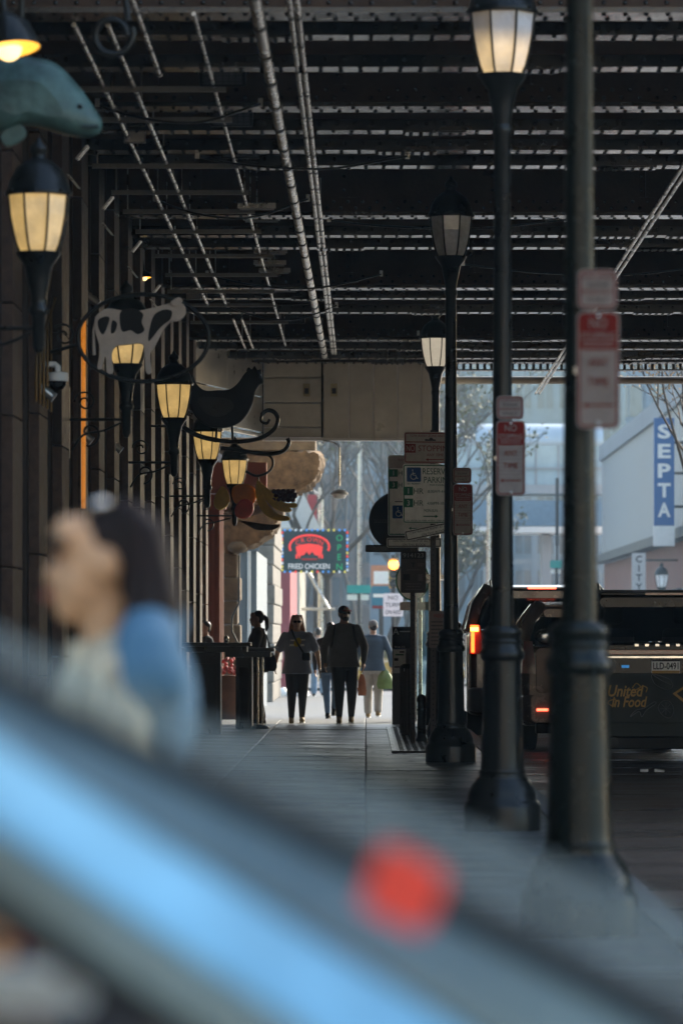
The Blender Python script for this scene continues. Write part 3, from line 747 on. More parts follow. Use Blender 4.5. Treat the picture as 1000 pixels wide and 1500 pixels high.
# lower runs near the bulkhead
for a, b, px in ((54, 60, 350), (54, 60, 362)):
    x = wx(px, 57)
    hung_pipe('conduit', 'short thin conduit with a bend near the bulkhead, %s one' % ('left' if px == 350 else 'right'), x, .016, 54.5, 60, ZP - .08, M_galv, 1.4)
ys_ = [31.7, 33.7, 36.9, 39.2, 40.8, 42.9, 45.6, 47.9, 50.2, 52.6, 55.2]
names_ = ['nearest', 'second', 'third', 'fourth', 'fifth', 'sixth', 'seventh', 'eighth', 'ninth', 'tenth', 'farthest']
t0 = thing('strut_channel', 'grey slotted strut channel across the left conduits, nearest of the row', 'strut', (-2.1, ys_[0], ZP - .03), group='strut channels under the beams')
m = MB().box(-.45, .95, 0, .045, -.045, -.038).box(-.45, .95, 0, .004, -.0375, 0).box(-.45, .95, .041, .045, -.0375, 0)
for k in range(16): m.box(-.42 + k * .086, -.38 + k * .086, -.003, -.0005, -.03, -.012)
obj('channel', m, mat('strut zinc', (.20, .19, .17), .4, .7, .2, 8), t0)
for x in (-.40, .90): obj('hanger_rod', MB().tube([(x, .02, 0), (x, .02, .6)], .008, 5), M_galv, t0)
km_ = KIDS(t0)
for n_, y in list(zip(names_, ys_))[1:]:
    dup(t0, (-2.1 + rs.uniform(-.08, .08), y, ZP - .03 + rs.uniform(-.02, .02)), 'grey slotted strut channel across the left conduits, %s of the row' % n_, kidmap=km_)
# flood lights
def floodlight(px, py, D, lab, tilt=20):
    t = thing('flood_light', lab, 'light', (wx(px, D), D, wz(py, D)), group='flood lights under the bridge')
    t.rotation_euler = (R(tilt), 0, 0)
    obj('housing', MB().box(-.19, .19, 0, .10, -.10, .10), M_iron, t, bevel=.015)
    for k in range(9): obj('cooling_fin', MB().box(-.17 + k * .0425, -.162 + k * .0425, .101, .16, -.09, .09), M_iron, t)
    lens = obj('lens', MB().box(-.165, .165, -.012, -.001, -.075, .075), mat('floodlight lens', (.10, .10, .10), .2, 0, .2, 20), t)
    g = MB()
    for k in range(7): g.box(-.16 + k * .053, -.154 + k * .053, -.02, -.0125, -.07, .07)
    for k in range(3): g.box(-.16, .16, -.026, -.0205, -.05 + k * .05, -.044 + k * .05)
    obj('grille', g, M_iron, lens)
    obj('yoke', MB().tube([(-.21, .05, 0), (-.21, .05, .18), (.21, .05, .18), (.21, .05, 0)], .014, 6).tube([(0, .05, .18), (0, .05, .55)], .016, 6), M_iron, t)
floodlight(326, 110, 31.5, 'dark finned flood light under the beams, nearest and topmost of the row')
floodlight(339, 170, 34.0, 'dark finned flood light under the beams, second of the row')
floodlight(352, 218, 36.8, 'dark finned flood light under the beams, third of the row')
floodlight(355, 303, 42.0, 'dark flood light above a thin bright batten, fourth of the row')
floodlight(428, 465, 57.0, 'small flood light hanging close to the metal bulkhead')
for k, (px, py, D) in enumerate([(376, 304, 40.5), (396, 370, 46), (402, 398, 49), (383, 322, 42.5), (413, 425, 51.5), (395, 387, 47.5)]):
    t = thing('light_batten', 'slim bright light batten under the beams beside the thick pipe, %s of six' % ['nearest', 'third', 'fifth', 'second', 'farthest', 'fourth'][k], 'light', (wx(px, D), D, wz(py, D)), group='light battens')
    obj('tray', MB().box(-.2, .2, 0, .09, 0, .05), M_galv, t); obj('tube', MB().tube([(-.18, .045, -.012), (.18, .045, -.012)], .012, 8), M_white, t)
    obj('hanger_rod', MB().tube([(0, .04, .05), (0, .04, .6)], .008, 5), M_galv, t)
def jbox(px, py, D, lab):
    t = thing('junction_box', lab, 'box', (wx(px, D), D, wz(py, D)))
    obj('box', MB().box(-.1, .1, 0, .08, -.08, .08), mat('strut zinc', (.2, .19, .17), .4), t, bevel=.006); obj('cover', MB().box(-.09, .09, -.006, -.001, -.07, .07), M_clad, t)
    obj('conduit_stub', MB().tube([(0, .04, .08), (0, .04, .4)], .012, 6), M_galv, t)
jbox(197, 196, 35, 'grey junction box hung beside the second left conduit'); jbox(283, 430, 52, 'grey junction box high on the hall wall by the conduits')
# glinting steel gusset brackets where the beams meet the wall
gl = [(128, 222), (116, 265), (165, 296), (165, 335), (206, 360), (201, 398), (234, 424), (232, 445), (247, 470)]
for k, (px, py) in enumerate(gl):
    D = min(60, max(29, 2.52 * FPX / (535 - px)))
    t = thing('gusset_bracket', 'shiny steel gusset bracket at the top of the granite wall, %s of nine' % ['nearest', 'second', 'third', 'fourth', 'fifth', 'sixth', 'seventh', 'eighth', 'farthest'][k], 'bracket', (wx(px, D) - .05, D, wz(py, D)), group='gusset brackets')
    t.scale = (.6, .6, .6)
    for q in range(3):
        obj('plate', MB().hexa([(-.10, q * .12, .10), (-.06, q * .12, .10), (-.06, q * .12 + .05, .10), (-.10, q * .12 + .05, .10), (.06, q * .12, -.10), (.10, q * .12, -.10), (.10, q * .12 + .05, -.10), (.06, q * .12 + .05, -.10)][::-1] if k % 2 else [(-.10, q * .12, -.10), (-.06, q * .12, -.10), (-.06, q * .12 + .05, -.10), (-.10, q * .12 + .05, -.10), (.06, q * .12, .10), (.10, q * .12, .10), (.10, q * .12 + .05, .10), (.06, q * .12 + .05, .10)]), M_galv, t, fix=True)
# ribbed silver tubes added for the sheen of conduits along the wall
for k, (px, py, D) in enumerate([(60, 567, 31.5), (118, 633, 36.5), (128, 432, 37.5), (163, 648, 41), (203, 681, 45.5), (287, 612, 53)]):
    t = thing('sheen_tube', 'silver ribbed tube added for sheen on the granite wall, %s' % ['under the dome camera', 'under the amber glow strip', 'high behind the cow sign', 'below the second wall lamp', 'beside the hen', 'behind the hen'][k], 'hose', (wx(px, D), D, wz(py, D)), group='ribbed sheen tubes')
    n = 9; pts = [(-.11 + .22 * i / n, 0, .08 - .17 * i / n) for i in range(n + 1)]
    obj('hose', MB().tube(pts, [.045 if i % 2 else .036 for i in range(n + 1)], 12), M_galv, t)
    obj('clip', MB().box(-.14, -.115, -.05, .05, .04, .13), M_iron, t)
# dome camera
dc = thing('security_camera', 'white dome security camera on an arm from the granite wall', 'camera', (wx(85, 32), 32, wz(555, 32)))
obj('arm', MB().box(-.22, -.16, -.03, .03, .05, .15).tube([(-.18, 0, .12), (-.02, 0, .12), (.0, 0, .10), (0, 0, .04)], .026, 8), M_white, dc)
obj('housing', MB().lathe([(.03, .06), (.085, .05), (.09, .0), (.088, -.02)], 16), M_white, dc)
obj('dome', MB().lathe([(.075, -.021), (.07, -.05), (.045, -.085), (.0, -.1)], 16), M_carblack, dc)

# ================================================================== LANTERNS
def lantern(t, z, s, glassm, n=8, open_top=True, name='lantern'):
    """bell lantern standing on a flared cup at z (glass bottom)"""
    root = obj(name, MB().lathe([(.055 * s, -.34 * s), (.06 * s, -.30 * s), (.075 * s, -.22 * s), (.10 * s, -.10 * s), (.155 * s, -.02 * s), (.165 * s, 0)], 16, (0, 0, z)), M_iron, t)
    obj('glass', MB().lathe([(.135 * s, .002), (.158 * s, .05 * s), (.181 * s, .13 * s), (.208 * s, .26 * s), (.222 * s, .40 * s)], n, (0, 0, z), a0=PI / n, smooth=False), glassm, root)
    for k in range(n):
        a = PI / n + 2 * PI * k / n; c, q = math.cos(a), math.sin(a)
        obj('rib', MB().tube([(c * .140 * s, q * .140 * s, z), (c * .164 * s, q * .164 * s, z + .05 * s), (c * .187 * s, q * .187 * s, z + .13 * s), (c * .213 * s, q * .213 * s, z + .26 * s), (c * .228 * s, q * .228 * s, z + .405 * s)], .009 * s, 5), M_iron, root)
    obj('cap', MB().lathe([(.235 * s, .40 * s), (.245 * s, .425 * s), (.225 * s, .445 * s), (.205 * s, .52 * s), (.16 * s, .60 * s), (.09 * s, .655 * s), (.055 * s, .67 * s), (.05 * s, .71 * s), (.065 * s, .72 * s), (.06 * s, .76 * s), (.025 * s, .79 * s), (.012 * s, .82 * s)], 20, (0, 0, z)), M_iron, root)
    for k in range(4):
        a = PI / 4 + PI / 2 * k
        obj('thumb_screw', MB().ball((.25 * s * math.cos(a), .25 * s * math.sin(a), z + .43 * s), .014 * s, n=8, m=5), M_iron, root)
    return root
def lamp_post(x, y, lab, glassm, base_s=1.0, m=None, zl=5.2, ground=0):
    m = m or M_iron
    t = thing('lamp_post', lab, 'lamp post', (x, y, ground), group='street lamp posts along the kerb')
    obj('base', MB().lathe([(.265, 0), (.265, .16), (.255, .19), (.24, .2), (.235, .25), (.21, .31), (.185, .34), (.175, .36)], 16), m, t)
    lc = MB()
    n = 16; rings = []
    for z, r in ((.36, .162), (.42, .15), (.48, .146), (1.10, .128), (1.16, .128)):
        rings.append([((r - (.010 if k % 2 else 0)) * math.cos(2 * PI * k / 32), (r - (.010 if k % 2 else 0)) * math.sin(2 * PI * k / 32), z) for k in range(32)])
    obj('fluted_column', lc.loft(rings), m, t)
    obj('collar', MB().lathe([(.128, 1.16), (.15, 1.18), (.152, 1.22), (.135, 1.24), (.125, 1.28), (.125, 1.33), (.135, 1.345), (.135, 1.37), (.10, 1.40)], 20), m, t)
    obj('shaft', MB().lathe([(.080, 1.4), (.069, 2.6), (.056, zl - .42), (.066, zl - .40), (.066, zl - .36), (.055, zl - .34)], 20), m, t)
    for zz in (.385, 1.28):
        obj('ring', MB().lathe([(.15 if zz < 1 else .128, zz), (.165 if zz < 1 else .14, zz + .012), (.15 if zz < 1 else .128, zz + .03)], 20), m, t)
    lantern(t, zl, 1.03, glassm)
    return t
lamp_post(.957, 17.2, 'blurred dark green lamp post, nearest one, its lantern above the picture', M_greyglass, m=M_green, zl=5.25)
lamp_post(.94, 26.4, 'dark lamp post with large warm lit lantern reflecting blue sky at the top', M_warm2, zl=5.19)
lamp_post(.90, 40.5, 'black lamp post with unlit grey lantern below the beams', M_greyglass, zl=5.33)
lamp_post(1.04, 57.0, 'farthest black lamp post with pale lit lantern beside the metal bulkhead', mat('pale lit lantern glass', (.55, .55, .55), .2, 0, .1, 8, coat=.6, emit=(.95, .82, .62), estr=.17), zl=5.32)
def wall_lamp(y, lab, zl=3.8, x=-2.15, arm=1):
    t = thing('wall_lamp', lab, 'wall lamp', (x, y, 0), group='bracket lamps on the granite wall')
    lantern(t, zl, .92, M_warm)
    obj('stem', MB().lathe([(.055, zl - .31), (.05, zl - .35), (.066, zl - .37), (.066, zl - .40), (.045, zl - .42), (.04, zl - .62), (.02, zl - .66)], 14), M_iron, t)
    w = WALLX + .06 - x
    obj('bracket_arm', MB().tube([(w, 0, zl - .50), (-.04, 0, zl - .50)], .014, 8), M_iron, t)
    sc = spiral(w + .17, zl - .62, .03, .12, 200, -90, 22)
    obj('scroll', MB().tube(sc, .011, 6).tube(smooth_path([(w + .02, 0, zl - .78), (w + .12, 0, zl - .64), (w + .3, 0, zl - .60), (-.05, 0, zl - .53)], 6), .011, 6), M_iron, t)
    obj('scroll', MB().tube(spiral(w + .14, zl - .34, .02, .10, 0, 540, 26), .009, 6), M_iron, t)
    obj('wall_plate', MB().box(w - .03, w + .0, -.05, .05, zl - .85, zl - .2), M_iron, t, bevel=.008)
    b = obj('lamp_bulb', MB().ball((0, 0, zl + .13), .045, .045, .06), M_bulb, t)
    return t
wall_lamp(25.3, 'large warm lit wall lamp on the granite wall, nearest the camera, below the green fish', 3.86)
wall_lamp(34.6, 'warm lit wall lamp half hidden behind the oval cow sign', 3.78)
wall_lamp(43.2, 'warm lit wall lamp left of the black hen sign', 3.78)
wall_lamp(52.3, 'warm lit wall lamp just below the black hen sign', 3.73)
wall_lamp(60.6, 'smallest warm lit wall lamp in front of the painted fruit', 3.72, x=-2.06)

# ================================================================== ANIMAL SIGNS
# cow in an oval ring
D = 32.0
cw = thing('cow_sign', 'black and white cow cut-out inside an oval iron ring', 'sign', (wx(210, D), D, wz(495, D)))
k_ = D / FPX
def P2(pts, cx, cy): return [((a - cx) * k_, (cy - b) * k_) for a, b in pts]
ring = [(96 * k_ * math.cos(R(a)), 0, 64 * k_ * math.sin(R(a))) for a in range(0, 360, 8)]
obj('ring', MB().tube(ring, .018, 8, closed=True), M_iron, cw)
cow = outline(P2([(142, 462), (158, 452), (180, 455), (205, 455), (228, 450), (243, 446), (258, 442), (270, 447), (272, 460), (262, 470), (250, 472), (240, 482), (236, 490), (228, 505), (220, 520), (222, 545), (214, 545), (212, 520), (208, 504), (188, 505), (170, 508), (164, 520), (166, 545), (157, 545), (155, 522), (149, 540), (143, 538), (147, 512), (141, 490), (139, 475)], 210, 495), 4)
M_cowwhite = mat('cow cream paint', (.52, .43, .36), .6, 0, .15, 10)
obj('body', MB().prism(cow, -.02, .03), M_cowwhite, cw, bevel=.008)
for pat in ([(178, 456), (196, 452), (210, 460), (208, 472), (212, 484), (202, 490), (192, 484), (180, 486), (176, 472)],
            [(144, 470), (154, 464), (161, 466), (158, 478), (152, 490), (146, 484)], [(165, 470), (172, 474), (169, 486), (163, 488)],
            [(226, 462), (240, 454), (252, 456), (250, 468), (240, 476), (232, 484), (226, 492), (218, 500), (219, 484)]):
    obj('patch', MB().prism(outline(P2(pat, 210, 495), 4), -.024, -.0205), M_black, cw)
obj('ear', MB().prism(outline(P2([(250, 444), (262, 436), (268, 442), (258, 449)], 210, 495), 3), -.05, -.021), M_cowwhite, cw)
obj('tail', MB().tube([((142 - 210) * k_, 0, (495 - 464) * k_), ((137 - 210) * k_, 0, (495 - 485) * k_), ((138 - 210) * k_, 0, (495 - 520) * k_)], [.012, .010, .016], 6), M_cowwhite, cw)
obj('bracket', MB().tube([(WALLX + .1 - wx(210, D), 0, -.12), (-.53, 0, -.05)], .016, 6).tube(spiral(-.66, .02, .02, .10, 0, 500, 24), .010, 6), M_iron, cw)
# hen on a scroll arm
D = 47.0; k_ = D / FPX
hen = thing('hen_sign', 'black hen cut-out perched on a curled iron arm', 'sign', (wx(335, D), D, wz(600, D)))
ho = outline(P2([(276, 552), (283, 550), (288, 562), (300, 572), (318, 572), (335, 571), (348, 562), (358, 548), (366, 542), (376, 543), (382, 550), (386, 561), (380, 564), (374, 574), (370, 592), (360, 610), (346, 622), (326, 627), (304, 624), (288, 612), (278, 594), (272, 572)], 335, 600), 5)
obj('body', MB().prism(ho, -.05, .05), M_black, hen, bevel=.03)
obj('comb', MB().prism(outline(P2([(362, 545), (364, 538), (369, 541), (373, 536), (377, 542), (382, 541), (381, 549)], 335, 600), 3), -.012, .012), M_black, hen)
obj('leg', MB().tube([((318 - 335) * k_, 0, (600 - 622) * k_), ((316 - 335) * k_, 0, (600 - 648) * k_)], .015, 6), M_black, hen)
obj('leg', MB().tube([((340 - 335) * k_, 0, (600 - 622) * k_), ((341 - 335) * k_, 0, (600 - 648) * k_)], .015, 6), M_black, hen)
obj('wing', MB().prism(outline(P2([(290, 585), (310, 582), (335, 586), (342, 598), (325, 610), (302, 606)], 335, 600), 4), -.065, -.0505), M_iron, hen, bevel=.01)
arm = smooth_path([((a - 335) * k_, 0, (600 - b) * k_) for a, b in [(268, 625), (290, 638), (320, 645), (350, 647), (380, 642), (400, 630), (407, 615), (402, 604), (392, 601), (384, 607), (383, 617), (391, 620), (395, 614)]], 6)
obj('scroll_arm', MB().tube(arm, [.030] * 12 + [.026] * (len(arm) - 30) + [.018] * 18, 8), M_iron, hen)
obj('bracket', MB().tube([(WALLX + .1 - wx(335, D), 0, -.2), ((268 - 335) * k_, 0, (600 - 625) * k_)], .016, 6), M_iron, hen)
# fruit
D = 58.0; k_ = D / FPX
fr = thing('fruit_sign', 'painted fruit cluster with pear, orange, apple, bananas and grapes hanging from an iron scroll', 'sign', (wx(370, D), D, wz(730, D)))
f_ = lambda a, b: ((a - 370) * k_, (730 - b) * k_)
def blob(nm, pts, m, y0, y1, bev=.03): return obj(nm, MB().prism(outline([f_(*p) for p in pts], 5), y0, y1), m, fr, bevel=bev)
blob('pear', [(325, 712), (333, 718), (336, 732), (332, 742), (322, 747), (314, 742), (313, 732), (318, 720)], mat('pear yellow', (.68, .48, .08), .5, 0, .2, 6), .02, .14)
blob('orange', [(340, 715), (355, 708), (370, 712), (376, 725), (370, 738), (355, 742), (342, 734)], mat('orange peel', (.78, .27, .035), .5, 0, .2, 6), .08, .22)
blob('apple', [(345, 742), (352, 733), (362, 731), (371, 738), (371, 750), (362, 759), (350, 759), (344, 752)], mat('apple red', (.80, .08, .035), .4, 0, .2, 6), -.04, .07)
Mb = mat('banana yellow', (.80, .54, .07), .5, 0, .25, 5)
for pts in ([(378, 702), (383, 718), (392, 738), (406, 752), (422, 757), (424, 762), (408, 763), (390, 755), (379, 740), (374, 720)],
            [(380, 706), (392, 722), (408, 738), (426, 745), (424, 750), (408, 748), (394, 738), (384, 724)],
            [(382, 708), (400, 722), (416, 736), (433, 737), (434, 743), (416, 743), (400, 734)]):
    blob('banana', pts, Mb, -.05 + .02 * len(pts) % .05, .05)
for k in range(16):
    a = f_(401 + (k % 5) * 7 + (3 if (k // 5) % 2 else 0), 720 + (k // 5) * 6)
    obj('grape', MB().ball((a[0], .02, a[1]), .045, n=8, m=6), mat('grape purple', (.08, .025, .035), .35), fr)
blob('leaf', [(392, 768), (410, 768), (400, 776), (376, 776), (360, 768), (350, 762)], M_bark, .02, .06, .005)
hk = smooth_path([(f_(a, b)[0], 0, f_(a, b)[1]) for a, b in [(352, 665), (375, 662), (395, 668), (400, 680), (392, 692), (375, 697), (360, 690)]], 6)
obj('scroll_arm', MB().tube(hk, .020, 8).tube(smooth_path([(f_(a, b)[0], 0, f_(a, b)[1]) for a, b in [(300, 655), (340, 658), (385, 665), (412, 662), (423, 650), (421, 642)]], 6), .032, 8), M_iron, fr)
obj('hook', MB().tube([(f_(378, 696)[0], 0, f_(378, 696)[1]), (f_(379, 704)[0], 0, f_(379, 704)[1])], .01, 6), M_iron, fr)
# big blurred fish and its curl, near the camera
D = 24.0; k_ = D / FPX
fs = thing('fish_sign', 'big teal green fish hanging at the upper left above the nearest wall lamp', 'sign', (wx(55, D), D, wz(150, D)))
fo = outline(P2([(150, 180), (140, 160), (115, 125), (85, 95), (50, 84), (5, 82), (-60, 86), (-95, 110), (-60, 170), (-20, 192), (5, 195), (30, 185), (60, 188), (95, 198), (125, 202), (145, 196)], 55, 150), 5)
n = len(fo); cx = sum(p[0] for p in fo) / n; cz = sum(p[1] for p in fo) / n
rings = [[(cx + (x - cx) * s, yy, cz + (z - cz) * s) for x, z in fo] for yy, s in ((-.12, .45), (-.10, .75), (-.05, .95), (0, 1), (.05, .95), (.10, .75), (.12, .45))]
M_fish = mat('fish teal', (.055, .115, .105), .4, 0, .75, 2.6, .4, 14)
obj('body', MB().loft(rings), M_fish, fs, fix=True)
obj('pectoral_fin', MB().prism(outline(P2([(30, 184), (40, 196), (32, 208), (12, 216), (2, 205), (8, 192)], 55, 150), 4), -.06, -.01), M_fish, fs, bevel=.01)
obj('mouth', MB().tube([((x - 55) * k_, -.085, (150 - y_) * k_) for x, y_ in ((146, 188), (125, 188), (105, 184), (85, 178))], .012, 6), mat('fish dark', (.03, .06, .06), .5), fs)
obj('eye', MB().ball(((118 - 55) * k_, -.085, (150 - 160) * k_), .022, n=10, m=6), M_black, fs)
obj('hanger', MB().tube([(-.1, 0, .28), (-.1, 0, 1.0)], .02, 6), M_iron, fs)
obj('curl', MB().tube(spiral((165 - 55) * k_, (150 - 52) * k_, .09, .13, 0, 380, 24), .022, 8), M_iron, fs)
obj('curl_rod', MB().tube([((165 - 55) * k_ + .1, 0, (150 - 30) * k_), ((165 - 55) * k_ + .06, 0, .8)], .02, 6), M_iron, fs)
def dish_lamp(px, py, D, r, lab):
    t = thing('amber_lamp', lab, 'lamp', (wx(px, D), D, wz(py, D)))
    t.rotation_euler = (R(-8), R(-8), 0)
    obj('shade', MB().lathe([(r, 0), (r * .98, .15 * r), (r * .75, .8 * r), (r * .25, 1.2 * r)], 20, caps=False), M_iron, t)
    obj('reflector', MB().lathe([(r * .97, .01), (r * .72, .74 * r), (r * .2, 1.0 * r)], 20), M_amber, t, fix=True)
    obj('bulb', MB().ball((0, 0, .08 * r), r * .42), M_bulb, t)
    obj('stem', MB().tube([(0, 0, 1.1 * r), (0, 0, 1.1 * r + .5)], .02, 6), M_iron, t)
dish_lamp(14, 74, 23.0, .19, 'amber dish lamp in the top left corner above the fish')
dish_lamp(212, 408, 46.0, .085, 'small round amber lamp shining above the cow sign')

# ================================================================== STREET SIGNS
def plate(nm, lab, x, y, z, w, h, m=None, border=None, r=.03, roty=0, cat='sign', bw=.012, inset=.008, grp=None):
    t = thing(nm, lab, cat, (x, y, z), group=grp); t.rotation_euler = (0, roty, 0)
    obj('plate', MB().prism(rrect(-w / 2, -h / 2, w / 2, h / 2, r), 0, .004), m or M_dirty, t)
    if border: obj('border', frame_ring(-w / 2 + inset, -h / 2 + inset, w / 2 - inset, h / 2 - inset, r * .8, bw, -.0015, -.0003), border, t)
    return t
def patch(t, x0, z0, x1, z1, m, y=-.002, nm='print', r=None):
    return obj(nm, MB().prism(rrect(x0, z0, x1, z1, r) if r else [(x0, z0), (x1, z0), (x1, z1), (x0, z1)], y, y + .0015), m, t)
def arrow(t, x0, x1, z, h, m, y=-.003):         # points at x1
    s = 1 if x1 > x0 else -1; k = h * 1.6
    obj('arrow', MB().prism([(x0, z - h * .3), (x1 - s * k, z - h * .3), (x1 - s * k, z - h), (x1, z), (x1 - s * k, z + h), (x1 - s * k, z + h * .3), (x0, z + h * .3)], y, y + .002), m, t)
def wheelchair(t, cx, cz, s, y=-.004):
    p = patch(t, cx - s / 2, cz - s / 2, cx + s / 2, cz + s / 2, M_signblue, -.0025, 'access_symbol', s * .08)
    c = lambda a, b: (cx + a * s, y, cz + b * s)
    m = MB().tube(arc(cx - .03 * s, cz - .13 * s, .20 * s, 100, 350, 16, y), .028 * s, 5)
    m.tube([c(-.08, .22), c(-.06, -.04), c(.12, -.04), c(.22, -.28), c(.30, -.25)], .032 * s, 5).tube([c(-.07, .08), c(.10, .08)], .028 * s, 5).ball(c(-.09, .31), .055 * s, .01, .055 * s, 8, 5)
    obj('pictogram', m, M_white, t)
def hours(t, x, z, s, num, txt1, w):
    patch(t, x, z - s / 2, x + s * 1.1, z + s / 2, M_signgreen, -.0025, 'number_tile')
    text(num, M_white, t, x + s * .55, z, s * .62, y=-.005, bold=0)
    text('HR', M_signtext, t, x + s * 1.75, z, s * .62, y=-.004, bold=0)
    text(txt1, M_signtext, t, x + w, z - .003, s * .32, y=-.004)
# pole with the big parking signs (nearer)
def flat_pole(nm, lab, x, y, h, w=.05, m=None, holes=True):
    t = thing(nm, lab, 'pole', (x, y, 0))
    obj('post', MB().box(-w / 2, w / 2, 0, w, 0, h), m or M_dark, t, bevel=.004)
    if holes:
        q = MB()
        z = .2
        while z < h - .05: q.dome((0, -.0005, z), .009, .002, (0, -1, 0), 6); z += .06
        obj('post_holes', q, M_black, t, kind='stuff')
    obj('foot', MB().box(-w, w, -.03, w + .03, 0, .02), M_iron, t)
    return t
D = 43.2
flat_pole('sign_post', 'dark square post carrying the big no stopping and reserved parking signs', wx(634, D), D, wz(630, D), .062, M_brown)
xc_, k_ = wx(630, D - .05), (D - .05) / FPX
zc = wz(656, D)
t = plate('no_stopping_sign', 'cream NO STOPPING ANY TIME sign with red border above the reserved parking sign', xc_, D - .02, zc, 78 * k_, 46 * k_, M_signpink, M_signred, .025); t.rotation_euler.z = R(9)
k1 = k_
patch(t, -38 * k1, 7.6 * k1, 38 * k1, 9.0 * k1, M_signred)
text('TOW AWAY ZONE AND FINE', M_signred, t, 0, 17.5 * k1, 3.6 * k1, 62 * k1, y=-.004)
obj('tow_truck', MB().prism([(-8 * k1, 10 * k1), (8 * k1, 10 * k1), (8 * k1, 12 * k1), (4 * k1, 12.5 * k1), (2 * k1, 15 * k1), (-1 * k1, 14.5 * k1), (-2 * k1, 12 * k1), (-8 * k1, 13 * k1)], -.004, -.002), M_dark, t)
patch(t, -37 * k1, -7.5 * k1, -22 * k1, 5.5 * k1, M_signred, -.0028, 'word_tile')
text('NO', M_signpink, t, -29.5 * k1, -1 * k1, 8.6 * k1, 12 * k1, y=-.006, bold=0)
text('STOPPING', M_signred, t, 8 * k1, -1 * k1, 8.6 * k1, 52 * k1, y=-.004, bold=0)
text('ANY TIME', M_signred, t, 7 * k1, -10.5 * k1, 4 * k1, 25 * k1, y=-.004)
arrow(t, 20 * k1, -7 * k1, -17.4 * k1, 2.4 * k1, M_signred)
zc = wz(723.5, D)
t = plate('reserved_parking_sign', 'big pale RESERVED PARKING sign with green border, wheelchair symbol, 1 HR and 3 HR', xc_ - .004, D - .02, zc, 81 * k_, 87 * k_, M_dirty, M_signgreen, .03); t.rotation_euler.z = R(9)
wheelchair(t, -24 * k1, 28 * k1, 21 * k1)
text('RESERVED', M_signtext, t, 12 * k1, 33 * k1, 9 * k1, 46 * k1, y=-.004, bold=0)
text('PARKING', M_signtext, t, 12 * k1, 20.5 * k1, 9 * k1, 42 * k1, y=-.004, bold=0)
text('BY PERMIT', M_signtext, t, -24 * k1, 14.5 * k1, 2.2 * k1, 19 * k1, y=-.004)
text('FOR DISABLED', M_signtext, t, 13 * k1, 13 * k1, 2.2 * k1, 26 * k1, y=-.004)
hours(t, -39 * k1, 4 * k1, 12.5 * k1, '1', '8:00AM-4:00PM', 54 * k1)
hours(t, -39 * k1, -13.5 * k1, 12.5 * k1, '3', '4:00PM-10:00PM', 54 * k1)
text('MON-SUN', M_signtext, t, 1 * k1, -24.5 * k1, 4 * k1, 20 * k1, y=-.004)
arrow(t, -10 * k1, 12 * k1, -33 * k1, 2.6 * k1, M_signgreen)
text('PAY METER OR PARK MOBILE / DISPLAY RECEIPT', M_signtext, t, 0, -39.2 * k1, 2.0 * k1, 70 * k1, y=-.004)
t = plate('tilted_sign', 'small crooked white permit sign with dark border below the reserved parking sign', wx(634, D), D - .03, wz(777, D), 84 * k_, 15.5 * k_, M_dirty, M_dark, .02, roty=R(-12))
text('CONTRACTOR PERMIT AT ALL TIMES', M_dark, t, 0, 2.8 * k1, 3.2 * k1, 70 * k1, y=-.004); text('ON THIS BLOCK', M_dark, t, 0, -3.2 * k1, 3.2 * k1, 36 * k1, y=-.004)
patch(t, -8 * k1, -7 * k1, 18 * k1, 7 * k1, M_black, -.0065, 'strap') if False else None
t = plate('notice_sign', 'small brown parking notice low on the dark post beside the third lamp post', wx(643, D), D - .03, wz(922, D), 30 * k_, 54 * k_, mat('brown notice', (.13, .085, .07), .5, 0, .15, 12), None, .012)
for k in range(7): patch(t, -12 * k1, (10 - 5.5 * k) * k1, (10 - (k * 37 % 6)) * k1, (12.2 - 5.5 * k) * k1, M_brown)
text('PARKING', M_signred, t, 2 * k1, 20 * k1, 6 * k1, 20 * k1, y=-.004)
# second pole with the bus stop sign
D = 46.8; k_ = D / FPX; k1 = k_
flat_pole('sign_post', 'perforated dark post carrying the 914123 bus stop sign', wx(604.5, D), D, wz(668, D), .055, M_brown)
t = plate('parking_sign', 'tall pale 1 HR and 3 HR parking sign partly hidden behind the reserved parking sign', wx(605, D), D - .02, wz(726, D), 74 * k_, 118 * k_, M_dirty, M_signgreen, .03)
patch(t, -36 * k1, 40 * k1, 36 * k1, 58 * k1, M_signpink, -.0022, 'tow_strip', .02); text('TOW AWAY ZONE', M_signred, t, 4 * k1, 52 * k1, 3.6 * k1, 54 * k1, y=-.006)
hours(t, -35 * k1, 33 * k1, 11 * k1, '1', '9:00AM-4:00PM', 52 * k1); hours(t, -35 * k1, 15.5 * k1, 11 * k1, '3', '6:30PM-10:00PM', 52 * k1)
patch(t, -27 * k1, -9.6 * k1, 20 * k1, -8.2 * k1, M_dark)
wheelchair(t, -21 * k1, -24 * k1, 19 * k1); arrow(t, 14 * k1, -7 * k1, -48 * k1, 2.4 * k1, M_signgreen)
text('RESERVED', M_signtext, t, 14 * k1, -24 * k1, 7 * k1, 36 * k1, y=-.004); text('PAY METER OR PARK MOBILE / DISPLAY RECEIPT', M_signtext, t, 0, -56 * k1, 2 * k1, 66 * k1, y=-.004)
t = plate('permit_sign', 'low wide CONTRACTOR PERMIT sign with dark border under the 1 HR parking sign', wx(606, D), D - .03, wz(795, D), 80 * k_, 14 * k_, M_dirty, M_dark, .02)
text('CONTRACTOR PERMIT AT ALL TIMES', M_dark, t, 0, 2.6 * k1, 3.2 * k1, 62 * k1, y=-.004); text('ON THIS BLOCK', M_dark, t, 0, -3.0 * k1, 3.2 * k1, 34 * k1, y=-.004)
t = plate('bus_stop_sign', 'brown bus stop sign numbered 914123 with small print on the perforated post', wx(605, D), D - .03, wz(838, D), 37 * k_, 61 * k_, M_brown, None, .02)
